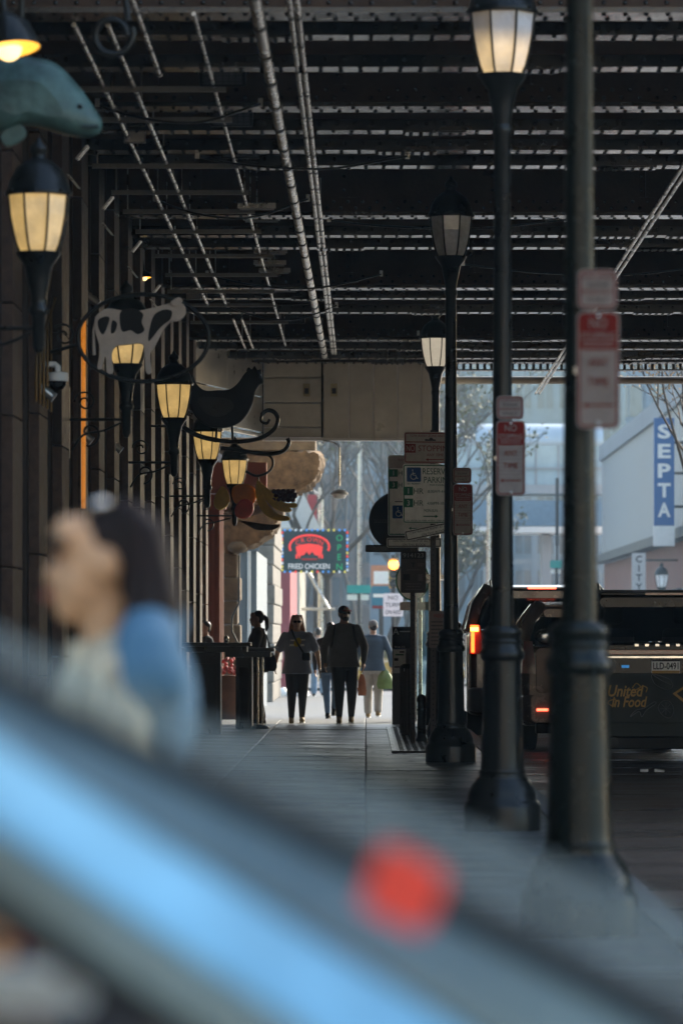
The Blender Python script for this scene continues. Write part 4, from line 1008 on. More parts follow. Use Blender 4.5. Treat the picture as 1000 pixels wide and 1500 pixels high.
patch(t, -18 * k1, 19 * k1, 18 * k1, 30 * k1, M_black, -.0022, 'header', .01)
text('914123', mat('dim white', (.32, .30, .28), .5), t, 0, 24.5 * k1, 6.4 * k1, 30 * k1, y=-.005, bold=0)
obj('logo', MB().prism([(-4 * k1, 14 * k1), (4 * k1, 14 * k1), (1 * k1, 10.5 * k1), (1 * k1, 7 * k1), (-1 * k1, 7 * k1), (-1 * k1, 10.5 * k1)], -.004, -.002), M_black, t)
M_dim = mat('dim print', (.16, .12, .11), .6, spec=.08)
for a, b, c, d_ in ((6, 11, 16, 12.6), (6, 8.5, 14, 10), (-10, 2.5, 10, 4), (-12, -18, 12, -16.6), (-9, -22, 9, -20.6), (-12, -26, 13, -24.8)): patch(t, a * k1, b * k1, c * k1, d_ * k1, M_dim)
patch(t, -15 * k1, -12 * k1, -5 * k1, -3 * k1, M_black); patch(t, 7 * k1, -13 * k1, 14 * k1, -3 * k1, M_dim)
D = 47.6; k_ = D / FPX
t = thing('round_sign', 'dark back of a round sign left of the 1 HR parking sign', 'sign', (wx(583, D), D, wz(763, D)))
obj('disc', MB().prism([(43 * k_ * math.cos(R(a)), 43 * k_ * math.sin(R(a))) for a in range(0, 360, 8)], 0, .006), M_black, t)
obj('brace', MB().box(-.3, .3, -.03, -.002, -.02, .02), M_iron, t); obj('clamp_bar', MB().box(-48 * k_, 30 * k_, -.03, .0, -46 * k_, -35 * k_), M_iron, t, bevel=.02)
obj('post', MB().tube([(.17, .04, -wz(763, D)), (.17, .04, .3)], .022, 8), M_iron, t)
D = 60.0; k_ = D / FPX
t = thing('station_sign', 'round pale sign with green rim half behind the bus stop sign', 'sign', (wx(604, D), D, wz(850, D)))
obj('disc', MB().prism([(24 * k_ * math.cos(R(a)), 29 * k_ * math.sin(R(a))) for a in range(0, 360, 10)], 0, .03), M_dirty, t)
obj('rim', MB().tube([(24 * k_ * math.cos(R(a)), -.005, 29 * k_ * math.sin(R(a))) for a in range(0, 360, 10)], .012, 6, closed=True), M_signgreen, t)
obj('post', MB().tube([(.12, .05, -wz(850, D)), (.12, .05, .3)], .03, 8), M_galv, t)
obj('strip_sign', MB().box(-.2, .28, -.02, .0, -.47, -.34), M_signpink, t)
# parking-meter style signs on the lamp posts
M_dim = mat('dim print', (.16, .12, .11), .6, spec=.08)
def post_sign(x0, x1, ztop, zmid, zbot, D, lab, dim=1.0):
    k = D / FPX; xm = (x0 + x1) / 2; w = (x1 - x0) * k
    g = 'red and white parking signs on lamp posts'
    Mw = M_postsign
    h1 = (zmid - ztop) * k
    a = plate('small_sign', 'small white striped plate ' + lab, wx(xm - 1, D), D, wz((ztop + zmid) / 2, D), w * .93, h1 - .015, Mw, M_postred, .03, bw=.008, grp='striped plates on lamp posts')
    for q in range(4):
        text(['TOW AWAY', 'ZONE', 'PERMIT', 'ONLY'][q], M_postred if q % 2 == 0 else M_dark, a, 0, h1 * (.28 - .17 * q), h1 * .09, w * (.7 if q % 2 == 0 else .5), y=-.004)
    h2 = (zbot - zmid) * k
    b = plate('no_stopping_sign', 'red and white sign ' + lab, wx(xm, D), D, wz((zmid + zbot) / 2, D), w, h2, Mw, M_postred, .03, bw=.008, grp=g)
    patch(b, -w / 2 + .008, h2 * .17, w / 2 - .008, h2 / 2 - .008, M_postred, -.0026, 'red_panel', .025)
    text('NO', Mw, b, 0, h2 * .40, h2 * .085, w * .4, y=-.006, bold=0)
    text('STOPPING', Mw, b, 0, h2 * .29, h2 * .06, w * .8, y=-.006, bold=0)
    for q in range(2): patch(b, -w * .36, h2 * (.20 + .035 * q), w * .36, h2 * (.21 + .035 * q), Mw, -.005)
    text('ANY', M_postred, b, 0, h2 * .07, h2 * .075, w * .45, y=-.004, bold=0); text('TIME', M_postred, b, 0, h2 * -.10, h2 * .075, w * .5, y=-.004, bold=0)
    for q in range(9): patch(b, -w * .42, h2 * (.13 - .05 * q), w * .42, h2 * (.136 - .05 * q), M_dim, -.0022, 'thin_rule')
    arrow(b, w * .36, -w * .36, -h2 * .30, h2 * .025, M_postred)
    for zz in (h2 * .46, -h2 * .46):
        obj('bolt', MB().dome((0, -.001, zz), .012, .008, (0, -1, 0), 8), M_galv, b)
    obj('strap', MB().box(-w * .55, 0, .006, .03, -.015, .015), M_galv, b)
post_sign(663, 692, 684, 709, 784, 40.34, 'on the third lamp post, by the big parking signs')
post_sign(726, 769, 578, 616, 726, 26.2, 'on the lamp post with the large warm lantern')
post_sign(844, 907, 392, 456, 628, 17.02, 'blurred on the nearest lamp post')

# ------------------------------------------------------------------ pay kiosk, bollards, grate, small things by the kerb
D = 57.6; k_ = D / FPX
t = thing('bus_totem', 'dark bus stop totem with white letter A and pasted white notice', 'totem', (wx(588, D), D, 0))
obj('body', MB().box(-14 * k_, 16 * k_, 0, .12, 0, wz(918, D)), mat('totem grey', (.065, .062, .062), .45, 0, .15, 4), t, bevel=.006)
obj('cap_panel', MB().box(-13 * k_, 15 * k_, -.012, -.001, wz(950, D), wz(920, D)), M_black, t)
text('A', M_white, t, -8.5 * k_, wz(925, D), 9 * k_, y=-.02, bold=0); obj('line', MB().box(-3 * k_, 14 * k_, -.016, -.0125, wz(925, D) - .008, wz(925, D) + .008), M_white, t)
nt_ = obj('notice', MB().box(-12.5 * k_, 6 * k_, -.006, -.001, wz(986, D), wz(944, D)), M_dirty, t)
obj('number_strip', MB().box(-12 * k_, 5.5 * k_, -.009, -.0062, wz(951, D), wz(945, D)), M_signblue, nt_); text('914123', M_white, nt_, -3 * k_, wz(948, D), 3.6 * k_, 15 * k_, y=-.012, bold=0)
obj('green_strip', MB().box(-9 * k_, 3 * k_, -.009, -.0062, wz(960, D), wz(958, D)), M_signgreen, nt_)
obj('print', MB().box(-11 * k_, -5 * k_, -.009, -.0062, wz(968, D), wz(964, D)).box(-11 * k_, 4 * k_, -.009, -.0062, wz(978, D), wz(976, D)).box(-3 * k_, 4 * k_, -.009, -.0062, wz(956, D), wz(954, D)), M_dark, nt_)
t = thing('litter_bin', 'narrow brown ribbed litter bin standing behind the perforated sign post', 'bin', (wx(596, 50.5), 50.5, 0))
obj('body', MB().lathe([(.085, .03), (.085, .86)], 14), mat('bin brown', (.06, .035, .028), .5, 0, .2, 8), t)
for k in range(14):
    a = 2 * PI * k / 14; obj('slat', MB().box(-.014, .014, -.006, .006, .05, .9), M_brown, t, (.092 * math.cos(a), .092 * math.sin(a), 0), (0, 0, a + PI / 2))
obj('lid', MB().lathe([(.10, .9), (.10, .93), (.05, .96)], 14), M_iron, t); obj('foot', MB().lathe([(.09, 0), (.09, .03)], 14), M_iron, t)
t = thing('pavement_grate', 'iron ventilation grate with light squares set in the pavement by the kerb', 'grate', (.36, 43.6, .002))
m = MB()
for i in range(24):
    m.box(0, .78, i * .5, i * .5 + .06, 0, .022)
for i in range(10): m.box(i * .082, i * .082 + .03, 0, 11.56, .003, .02)
obj('bars', m, M_iron, t); obj('frame', MB().box(-.06, -.001, -.06, 11.62, 0, .026).box(.79, .84, -.06, 11.62, 0, .026), M_iron, t)
M_gl = mat('grate glass', (.50, .54, .55), .18, 0, .1, 8)
gm = MB()
for i in range(23):
    for q in range(7): gm.box(.04 + q * .104, .12 + q * .104, i * .5 + .10, i * .5 + .46, .0, .012)
obj('glass_blocks', gm, M_gl, t, kind='stuff')
t = thing('parking_kiosk', 'dark parking kiosk leaning hose-like strap beside the third lamp post', 'kiosk', (wx(648, 48), 48, 0)) if False else None
t = thing('bollard', 'short black bollard at the kerb behind the sign posts', 'bollard', (wx(617, 47.5), 47.5, 0))
obj('shaft', MB().lathe([(.075, 0), (.075, .05), (.055, .08), (.05, .50), (.062, .52), (.062, .55), (.045, .59), (.0, .61)], 16), M_iron, t); obj('ring', MB().lathe([(.056, .40), (.064, .415), (.056, .43)], 16), M_iron, t)
t = thing('glass_shelter', 'narrow glass bus shelter pane with grey frame behind the perforated post', 'shelter', (wx(618, 59.5), 59.5, 0))
obj('frame', MB().box(-.11, -.08, 0, .06, 0, 2.2).box(.10, .13, 0, .06, 0, 2.2).box(-.0795, .0995, 0, .06, 2.14, 2.2).box(-.0795, .0995, 0, .06, .1, .16), M_galv, t)
obj('pane', MB().box(-.08, .10, .02, .03, .16, 2.14), glass('shelter glass', (.62, .74, .76)), t)
obj('roof', MB().box(-.11, .5, -.2, 1.2, 2.202, 2.27), M_galv, t)

# ------------------------------------------------------------------ far street furniture
D = 99.0; k_ = D / FPX
t = thing('led_sign', 'black CROWN FRIED CHICKEN shop sign with red crown arch and coloured edge lights', 'sign', (wx(461, D), D, wz(807, D)))
obj('case', MB().box(-48 * k_, 48 * k_, 0, .3, -31 * k_, 31 * k_), mat('led black', (.03, .06, .065), .5, 0, .15, 5), t, bevel=.02)
Mred = mat('led red', (.5, .03, .02), .4, 0, .1, 10, emit=(1, .07, .07), estr=.24); Mwh = mat('led white', (.6, .6, .6), .4, 0, .05, 10, emit=(.8, .85, .85), estr=.2); Mgr = mat('led green', (.02, .3, .12), .4, 0, .1, 10, emit=(.02, .6, .25), estr=.14)
cx0 = -8 * k_
obj('crown_arch', MB().tube([(cx0 + 29 * k_ * math.cos(R(a)), -.02, 6 * k_ + 17 * k_ * math.sin(R(a))) for a in range(-20, 201, 10)], .03, 6), Mred, t)
for k, ch in enumerate('CROWN'):
    a = 140 - k * 25
    text(ch, Mred, t, cx0 + 22.5 * k_ * math.cos(R(a)), 3 * k_ + 14 * k_ * math.sin(R(a)), 6.5 * k_, y=-.02, bold=0, rot=R((90 - a) * .45))
obj('crown', MB().prism([(cx0 + a * k_, b * k_) for a, b in ((-20, 6), (-14, 9), (0, 11), (14, 9), (20, 6), (18, -4), (14, -12), (13, -7), (8, -6), (4, -1), (0, -6), (-4, -1), (-8, -6), (-13, -7), (-14, -12), (-18, -4))], -.03, -.002), Mred, t)
obj('crown_leg', MB().box(cx0 - 20 * k_, cx0 - 17 * k_, -.03, -.002, -11 * k_, -5 * k_).box(cx0 + 17 * k_, cx0 + 20 * k_, -.03, -.002, -11 * k_, -5 * k_), Mred, t)
obj('underline', MB().box(cx0 - 11 * k_, cx0 + 11 * k_, -.03, -.002, -13.5 * k_, -11 * k_), mat('led dim red', (.2, .02, .02), .4, emit=(.5, .05, .05), estr=.12), t)
text('FRIED CHICKEN', Mwh, t, cx0 - .5 * k_, -22.5 * k_, 7.6 * k_, 60 * k_, y=-.02, bold=0)
for k, ch in enumerate('OPEN'): text(ch, Mgr, t, 36 * k_, (19 - 14 * k) * k_, 9 * k_, y=-.02, bold=0)
rl = random.Random(5)
edge = [(-47.5, -28 + 5 * i) for i in range(12)] + [(47.5, -28 + 5 * i) for i in range(12)] + [(-44 + 8 * i, 30.5) for i in range(12)] + [(-44 + 8 * i, -30.5) for i in range(12)]
ecols = [mat('edge light white', (.7, .7, .7), .4, emit=(.7, .85, 1), estr=.12), mat('edge light blue', (.1, .3, .7), .4, emit=(.1, .4, 1), estr=.12), mat('edge light yellow', (.7, .6, .1), .4, emit=(1, .8, .2), estr=.12), Mred]
for a, b in edge:
    obj('edge_light', MB().box(a * k_ - .025, a * k_ + .025, -.02, -.002, b * k_ - .03, b * k_ + .03), rl.choice(ecols), t)
obj('bracket', MB().box(-75 * k_, -48 * k_, .1, .16, 14 * k_, 16 * k_).tube([(-70 * k_, .13, 0), (-48 * k_, .13, -24 * k_)], .03, 6).tube([(-72 * k_, .13, -28 * k_), (-48 * k_, .13, -28 * k_)], .03, 6), M_dark, t)
D = 118.0; k_ = D / FPX
t = thing('traffic_light', 'yellow traffic light glowing orange over the far street crossing', 'traffic light', (wx(576, D), D, 0))
zt2 = wz(827, D)
obj('housing', MB().box(-7 * k_, 7 * k_, 0, .25, zt2 - 34 * k_, zt2 + 9 * k_), mat('signal yellow', (.50, .28, .03), .5), t, bevel=.03)
obj('lamp', MB().ball((0, -.02, zt2), .15, .08, .15), mat('signal lit', (.8, .3, .05), .3, emit=(1, .28, .03), estr=4.5), t)
for q in (14, 28): obj('lamp', MB().ball((0, -.02, zt2 - q * k_), .13, .06, .13), M_dark, t)
for q in (0, 14, 28): obj('visor', MB().lathe([(.17, 0), (.17, .02)], 12, (0, -.1, zt2 - q * k_ + .12)), M_dark, t)
obj('post', MB().tube([(.0, .15, -.35), (.0, .15, zt2 + .3)], .07, 8), M_dark, t)
def board(nm, lab, px0, px1, py0, py1, D, m, cat='sign', post=True, lines=(), tm=None):
    t = thing(nm, lab, cat, (wx((px0 + px1) / 2, D), D, wz((py0 + py1) / 2, D))); w = (px1 - px0) * D / FPX; h = (py1 - py0) * D / FPX
    obj('board', MB().prism(rrect(-w / 2, -h / 2, w / 2, h / 2, .04), 0, .06), m, t)
    if post: obj('post', MB().tube([(0, .1, -wz((py0 + py1) / 2, D) - .35), (0, .1, h / 2)], .05, 8), M_dark, t)
    for k, s in enumerate(lines): text(s, tm or M_dark, t, 0, h * (.5 - (k + .6) / (len(lines) + .2)), h / (len(lines) + .2) * .55, min(w * .8, w * .16 * len(s) + .1), y=-.006, bold=0)
    return t
board('turn_sign', 'white NO TURN ON RED sign beyond the walking people', 561, 590, 869, 903, 112, M_dirty, lines=('NO', 'TURN', 'ON RED'))
b_ = board('billboard', 'pale orange and white poster board behind the traffic light', 543, 576, 828, 862, 135, mat('poster orange', (.55, .22, .10), .6))
patch(b_, -.3, -.25, .3, .2, M_dirty, -.003)
b_ = board('blue_board', 'blue and teal shop board above the no turn sign', 544, 570, 858, 892, 130, mat('teal board', (.02, .16, .24), .6)); patch(b_, -.25, .0, .25, .12, M_dirty, -.004); patch(b_, -.28, -.38, .28, -.28, M_signred, -.004)
board('street_name_sign', 'small teal street name sign left of the poster board', 508, 545, 856, 870, 125, mat('teal sign', (.01, .28, .24), .5, emit=None), lines=('ARCH ST',), tm=M_white) if False else board('street_name_sign', 'small teal street name plate left of the poster board', 508, 543, 857, 869, 125, mat('teal sign', (.01, .28, .24), .5))
board('arrow_sign', 'white one way plate under the left teal street name plate', 508, 540, 871, 879, 125.5, M_white, post=False)
board('street_name_sign', 'small teal street name plate on the right under the footbridge', 805, 824, 821, 832, 150, mat('teal sign', (.01, .28, .24), .5))
board('plate_sign', 'small white plate below the right teal street name plate', 806, 822, 834, 840, 150.2, M_dirty, post=False)
board('bus_board', 'dark pole mounted board near the far right crossing', 813, 818, 700, 800, 175, M_dark, cat='pole')
# far lamp on the right and tall street poles
t = thing('street_lamp', 'single small street lamp in front of the department store on the right', 'street lamp', (wx(968, 146), 146, -.35))
zt2 = wz(860, 146) + .35
obj('post', MB().lathe([(.14, 0), (.14, .4), (.07, .6), (.06, zt2 - .4)], 12), M_iron, t); lantern(t, zt2, 1.15, M_greyglass)
def tall_pole(px, D, h, lab, arm=0):
    t = thing('street_pole', lab, 'pole', (wx(px, D), D, -.35)); obj('shaft', MB().lathe([(.12, 0), (.08, h)], 10), M_galv, t)
    obj('arm', MB().tube([(0, 0, h - .3), (arm * .5, 0, h + .2), (arm, 0, h + .3)], .045, 6), M_galv, t); obj('head', MB().box(arm - .3, arm + .3, -.15, .15, h + .22, h + .34), M_galv, t, bevel=.03)
tall_pole(716, 150, 9.2, 'tall grey street pole left of the footbridge', 1.6); tall_pole(470, 128, 6.6, 'pale street pole behind the fried chicken sign', -1.4); tall_pole(527, 165, 11, 'slender grey street pole in front of the bare trees', 2)
# parked car and van far away
def far_car(px, D, lab, m):
    t = thing('parked_car', lab, 'car', (wx(px, D), D, -.35))
    obj('body', MB().hexa([(-.9, 0, .3), (.9, 0, .3), (.9, 4.4, .3), (-.9, 4.4, .3), (-.88, .05, .9), (.88, .05, .9), (.86, 4.3, .85), (-.86, 4.3, .85)]), m, t, bevel=.12)
    obj('roof', MB().hexa([(-.82, .3, .9), (.82, .3, .9), (.8, 3.4, .9), (-.8, 3.4, .9), (-.62, .8, 1.45), (.62, .8, 1.45), (.62, 2.6, 1.45), (-.62, 2.6, 1.45)]), M_carglass, t)
    for s in (-.72, .72): obj('headlight', MB().box(s - .16, s + .16, -.03, .04, .62, .76), M_white, t, bevel=.02)
    for s in (-.8, .8):
        for y in (.8, 3.5):
            obj('wheel', MB().tube([(s - .1, y, .32), (s + .1, y, .32)], .32, 14), M_tyre, t)
far_car(552, 118, 'yellow taxi crossing far behind the walking man', mat('taxi yellow', (.5, .28, .03), .3, coat=.8)); far_car(700, 165, 'pale grey car parked far away right of the sign posts', M_carsilver)

# ================================================================== PEOPLE
def cap(m, a, b, r0, r1, n=10):
    m.tube([a, b], [r0, r1], n); m.ball(a, r0, n=n, m=6); m.ball(b, r1, n=n, m=6)
def chain(m, pts, rs):
    for i in range(len(pts) - 1): cap(m, pts[i], pts[i + 1], rs[i], rs[i + 1])
def lerp(a, b, t): return tuple(a[i] + (b[i] - a[i]) * t for i in range(3))
def person(lab, loc, rotz, h, bw, pose, skin, shirt, pants, shoe, hair, group=None, sleeve='long', shirt_len=.84, hairstyle='short', voxel=.009, head_yaw=0, fat=0.0, cat='person'):
    k = h / 1.75
    t = thing('person', lab, cat, loc, rotz, group)
    J = dict(hipL=(.09, 0, .93), hipR=(-.09, 0, .93), kneeL=(.10, -.03, .50), kneeR=(-.10, -.03, .50), ankL=(.10, .02, .09), ankR=(-.10, .02, .09),
             shL=(.178, 0, 1.405), shR=(-.178, 0, 1.405), elL=(.255, .03, 1.14), elR=(-.255, .03, 1.14), wrL=(.275, -.06, .90), wrR=(-.275, -.06, .90),
             handL=(0, -.15, -1), handR=(0, -.15, -1), toeL=(.02, -1, 0), toeR=(-.02, -1, 0), lean=0)
    J.update(pose)
    wv = lambda p: (p[0] * bw * k, p[1] * k, p[2] * k)
    G = {a: wv(b) for a, b in J.items() if isinstance(b, tuple) and a[:2] in ('hi', 'kn', 'an', 'sh', 'el', 'wr')}
    f = 1 + fat
    # ---- one continuous body
    m = MB()
    hy = math.cos(head_yaw), math.sin(head_yaw)
    def hd(x, y, z): return ((x * hy[0] - y * hy[1]) * k, (x * hy[1] + y * hy[0] - .015) * k, z * k)
    m.ball(hd(0, .012, 1.648), .076 * k, .092 * k, .098 * k); m.ball(hd(0, -.025, 1.60), .062 * k, .068 * k, .085 * k); m.ball(hd(0, -.052, 1.548), .038 * k, .040 * k, .033 * k)
    cap(m, hd(0, -.086, 1.645), hd(0, -.100, 1.607), .010 * k, .0135 * k); m.ball(hd(0, -.085, 1.572), .026 * k, .016 * k, .012 * k); m.ball(hd(0, -.062, 1.685), .058 * k, .036 * k, .045 * k)
    for s in (-1, 1): m.ball(hd(s * .077, .01, 1.63), .012 * k, .024 * k, .034 * k)
    cap(m, (0, .015 * k, 1.40 * k), hd(0, .01, 1.58), .062 * k * f, .054 * k)
    def ringz(z, rx, ry, y0=0): return [(rx * bw * k * math.cos(2 * PI * j / 20), y0 * k + ry * k * math.sin(2 * PI * j / 20), z * k) for j in range(20)]
    tor = [(.84, .13, .10, .01), (.92, .165, .115, .01), (1.06, .145, .105, 0), (1.18, .150, .11, 0), (1.30, .165, .118, 0), (1.38, .158, .10, .01), (1.44, .10, .072, .015), (1.49, .06, .06, .02)]
    m.loft([ringz(z, rx * f, ry * f, y) for z, rx, ry, y in tor])
    for s in 'LR':
        chain(m, [G['sh' + s], G['el' + s], G['wr' + s]], [.052 * k * f, .040 * k * f, .027 * k])
        m.ball(lerp(G['sh' + s], G['el' + s], .35), .05 * k * f)
        chain(m, [G['hip' + s], G['knee' + s], G['ank' + s]], [.085 * k * f, .056 * k, .038 * k]); m.ball(lerp(G['knee' + s], G['ank' + s], .3), .055 * k, .06 * k, .09 * k)
        # hand: palm, four fingers of unequal length with bent knuckles, a thumb from the side
        w_ = Vector(G['wr' + s]); dv = Vector(J['hand' + s]).normalized(); sg = 1 if s == 'L' else -1
        side = Vector((0, -1, 0)); side = (side - dv * side.dot(dv)).normalized()      # thumb side points forward
        nrm = dv.cross(side) * sg
        palm = w_ + dv * .05 * k
        cap(m, tuple(w_), tuple(palm), .026 * k, .030 * k)
        cap(m, tuple(palm - side * .02 * k), tuple(palm + side * .022 * k), .022 * k, .022 * k)
        for q, ln in enumerate((.070, .078, .073, .058)):
            o_ = palm + dv * .022 * k + side * (.030 - .020 * q) * k
            p1 = o_ + dv * ln * .5 * k - nrm * -.006 * k; p2 = p1 + (dv * .8 + nrm * .55).normalized() * ln * .5 * k
            chain(m, [tuple(o_ - dv * .02 * k), tuple(p1), tuple(p2)], [.011 * k, .0095 * k, .008 * k])
        o_ = w_ + dv * .03 * k + side * .022 * k; p1 = o_ + (dv * .6 + side * .7).normalized() * .032 * k; p2 = p1 + (dv * .9 + side * .2 + nrm * .2).normalized() * .03 * k
        chain(m, [tuple(o_), tuple(p1), tuple(p2)], [.014 * k, .012 * k, .009 * k])
        tv = Vector(J['toe' + s]).normalized(); a_ = Vector(G['ank' + s])
        cap(m, tuple(a_ + Vector((0, 0, -.03 * k))), tuple(a_ + tv * .12 * k + Vector((0, 0, -.05 * k))), .036 * k, .028 * k)
    obj('body', remeshed(m, voxel, 3, 'body'), skin, t)
    # ---- clothes
    c = MB(); e = .024
    zs = [z for z in (.84, .92, 1.06, 1.18, 1.30, 1.40, 1.45, 1.475)]
    rr = [(z, rx, ry, y) for z, rx, ry, y in tor if z >= shirt_len]
    rr[-1] = (1.482, .085, .075, .018)
    fl = .02 if shirt_len < 1 else 0
    base = (shirt_len, .176 + fl * .5, .128 + fl * .5, .005)
    c.loft([ringz(z, rx * f + e, ry * f + e, y) for z, rx, ry, y in [base] + [q for q in rr if q[0] > max(shirt_len + .02, .9)]])
    for s in 'LR':
        a, b, d_ = G['sh' + s], G['el' + s], G['wr' + s]
        c.ball(a, .060 * k)
        cap(c, (a[0] * .28, a[1] + .015 * k, a[2] + .05 * k), a, .052 * k, .056 * k)
        if sleeve == 'long': chain(c, [a, b, lerp(b, d_, .93)], [.066 * k * f, .056 * k * f, .040 * k])
        else: cap(c, a, lerp(a, b, .72), .068 * k * f, .070 * k * f)
    obj('shirt', remeshed(c, .011, 3, 'shirt'), shirt, t)
    p = MB()
    p.loft([ringz(z, rx, ry, .008) for z, rx, ry in ((.80, .155 * f, .115 * f), (.88, .178 * f, .127 * f), (.95, .172 * f, .124 * f), (1.02, .158 * f, .118 * f))])
    pf = J.get('flare', 0)
    for s in 'LR':
        hp, kn, an = G['hip' + s], G['knee' + s], G['ank' + s]
        chain(p, [(hp[0], hp[1], hp[2] - .02 * k), kn, lerp(kn, an, .93)], [.104 * k * f, .072 * k * f + pf * .4 * k, .050 * k + pf * k])
        p.ball(lerp(kn, an, .28), (.066 + pf * .5) * k, (.07 + pf * .5) * k, .09 * k)
    obj('trousers', remeshed(p, .011, 3, 'trousers'), pants, t)
    for s in 'LR':
        a_ = Vector(G['ank' + s]); tv = Vector(J['toe' + s]).normalized()
        q = MB(); pr = tv
        base_ = a_ + Vector((0, 0, -.045 * k))
        cap(q, tuple(a_ + Vector((0, 0, .01 * k))), tuple(base_ - tv * .035 * k), .046 * k, .042 * k); cap(q, tuple(base_ - tv * .03 * k), tuple(base_ + tv * .13 * k + Vector((0, 0, -.008 * k))), .042 * k, .036 * k); cap(q, tuple(base_), tuple(base_ + tv * .09 * k), .046 * k, .044 * k)
        sh_ = obj('shoe', remeshed(q, .009, 2, 'shoe'), shoe, t)
        so = MB(); so.loft([[(base_.x + tv.x * l * k + (-tv.y) * w2 * k, base_.y + tv.y * l * k + tv.x * w2 * k, base_.z + (zz + l * J.get('sole' + s, 0)) * k) for l, w2 in ((-.08, -.03), (-.08, .03), (.0, .042), (.1, .044), (.165, .025), (.165, -.025), (.1, -.044), (.0, -.042))] for zz in (-.047, -.03)], smooth=False)
        obj('sole', so, M_dirty if shoe is not M_black else M_black, sh_, fix=True)
    # ---- hair
    hm = MB()
    if hairstyle in ('short', 'cap', 'bun', 'ponytail', 'long'):
        hm.ball(hd(0, .034, 1.670), .083 * k, .092 * k, .092 * k); hm.ball(hd(0, .055, 1.625), .074 * k, .06 * k, .075 * k)
    if hairstyle == 'long':
        for s in (-1, 1):
            chain(hm, [hd(s * .055, .05, 1.72), hd(s * .084, .075, 1.62), hd(s * .100, .075, 1.50), hd(s * .108, .075, 1.42)], [.04 * k, .032 * k, .040 * k, .02 * k])
            chain(hm, [hd(s * .05, .075, 1.68), hd(s * .06, .10, 1.55), hd(s * .06, .10, 1.42)], [.055 * k, .058 * k, .035 * k])
    if hairstyle in ('ponytail', 'bun'):
        chain(hm, [hd(0, .11, 1.66), hd(0, .16, 1.62), hd(0, .165, 1.50), hd(0, .15, 1.44)], [.04 * k, .038 * k, .034 * k, .015 * k])
    if hm.v and hairstyle != 'cap': obj('hair', remeshed(hm, .009, 2, 'hair'), hair, t)
    if hairstyle == 'cap':
        hm2 = MB().ball(hd(0, .05, 1.625), .074 * k, .055 * k, .07 * k); obj('hair', remeshed(hm2, .009, 2, 'hair'), hair, t)
    # eyes
    for s in (-1, 1):
        ey = obj('eye', MB().ball(hd(s * .031, -.083, 1.642), .011 * k, .008 * k, .007 * k, 8, 6), mat('eye white', (.6, .58, .55), .3), t)
        obj('pupil', MB().ball(hd(s * .031, -.0905, 1.642), .005 * k, .003 * k, .005 * k, 8, 5), M_black, ey)
    obj('mouth', MB().ball(hd(0, -.1015, 1.572), .022 * k, .004 * k, .004 * k, 10, 5), mat('lip', (.32, .11, .09), .5), t)
    return t, hd, k, G
def sunglasses(t, hd, k):
    m = MB()
    for s in (-1, 1):
        m.ball(hd(s * .033, -.100, 1.643), .030 * k, .010 * k, .022 * k, 12, 7); m.tube([hd(s * .062, -.09, 1.65), hd(s * .08, -.03, 1.648), hd(s * .079, .02, 1.645)], .004 * k, 5)
    m.tube([hd(-.01, -.108, 1.648), hd(.01, -.108, 1.648)], .004 * k, 5)
    obj('sunglasses', m, M_carblack, t)
M_tee = mat('charcoal blue tee', (.27, .30, .38), .85, 0, .15, 8, .2, 60)
M_blackcloth = mat('black cloth', (.042, .042, .048), .85, 0, .2, 8, .3, 30)
M_darkgrey = mat('dark grey jersey', (.19, .19, .193), .85, 0, .2, 8, .3, 30)
M_navy = mat('navy cloth', (.06, .10, .16), .85, 0, .15, 8, .2, 30)
M_khaki = mat('pale khaki cloth', (.50, .46, .40), .85, 0, .12, 8, .2, 30)
M_denim = mat('blue denim', (.10, .17, .28), .85, 0, .2, 9, .2, 60)
M_brownjacket = mat('dark brown jacket', (.030, .022, .016), .8, 0, .25, 8, .3, 30)
M_hair_b = mat('black hair', (.010, .008, .008), .45, 0, .3, 20, .3, 60)
M_hair_r = mat('auburn hair', (.42, .16, .055), .5, 0, .35, 25, .4, 60)
M_tanshoe = mat('tan shoe', (.28, .19, .08), .7)
# woman in the printed T-shirt
yw = 58.2; kx = yw / FPX
t, hd, k, G = person('woman in a charcoal T-shirt with yellow print, black leggings and sunglasses walking towards the camera', (wx(435, yw), yw, 0), R(2), 1.64, 1.08,
    dict(elL=(.30, .02, 1.15), elR=(-.29, .02, 1.15), wrL=(.335, -.02, .93), wrR=(-.33, -.03, .93), kneeL=(.085, -.04, .50), kneeR=(-.08, -.06, .50), ankL=(.075, .06, .10), ankR=(-.085, -.06, .08), hipL=(.085, 0, .93), hipR=(-.085, 0, .93)),
    M_skinpale, M_tee, M_blackcloth, M_tanshoe, M_hair_r, sleeve='short', shirt_len=.80, hairstyle='long', fat=.13)
sunglasses(t, hd, k)
y0 = -.168
pm = obj('shirt_print', MB().prism(outline([(-.05, 1.22), (-.02, 1.28), (.03, 1.30), (.06, 1.26), (.05, 1.21), (.02, 1.17), (-.02, 1.16), (-.045, 1.18)], 4), y0, y0 + .02), mat('print yellow', (.60, .42, .03), .7), t, label='yellow shirt print')
obj('shirt_lettering', MB().box(-.10, -.03, y0 + .004, y0 + .02, 1.25, 1.27).box(.05, .12, y0 + .004, y0 + .02, 1.255, 1.275).box(-.115, -.04, y0 + .004, y0 + .02, 1.17, 1.20).box(.05, .105, y0 + .004, y0 + .02, 1.17, 1.20), M_dirty, t)
bag = obj('shoulder_bag', MB().box(.07, .20, -.235, -.15, .95, 1.07), M_black, t, bevel=.025); obj('strap', MB().tube(smooth_path([(-.085, -.10, 1.42), (-.03, -.185, 1.28), (.03, -.20, 1.17), (.10, -.20, 1.06)], 5), .014, 6), M_black, bag)
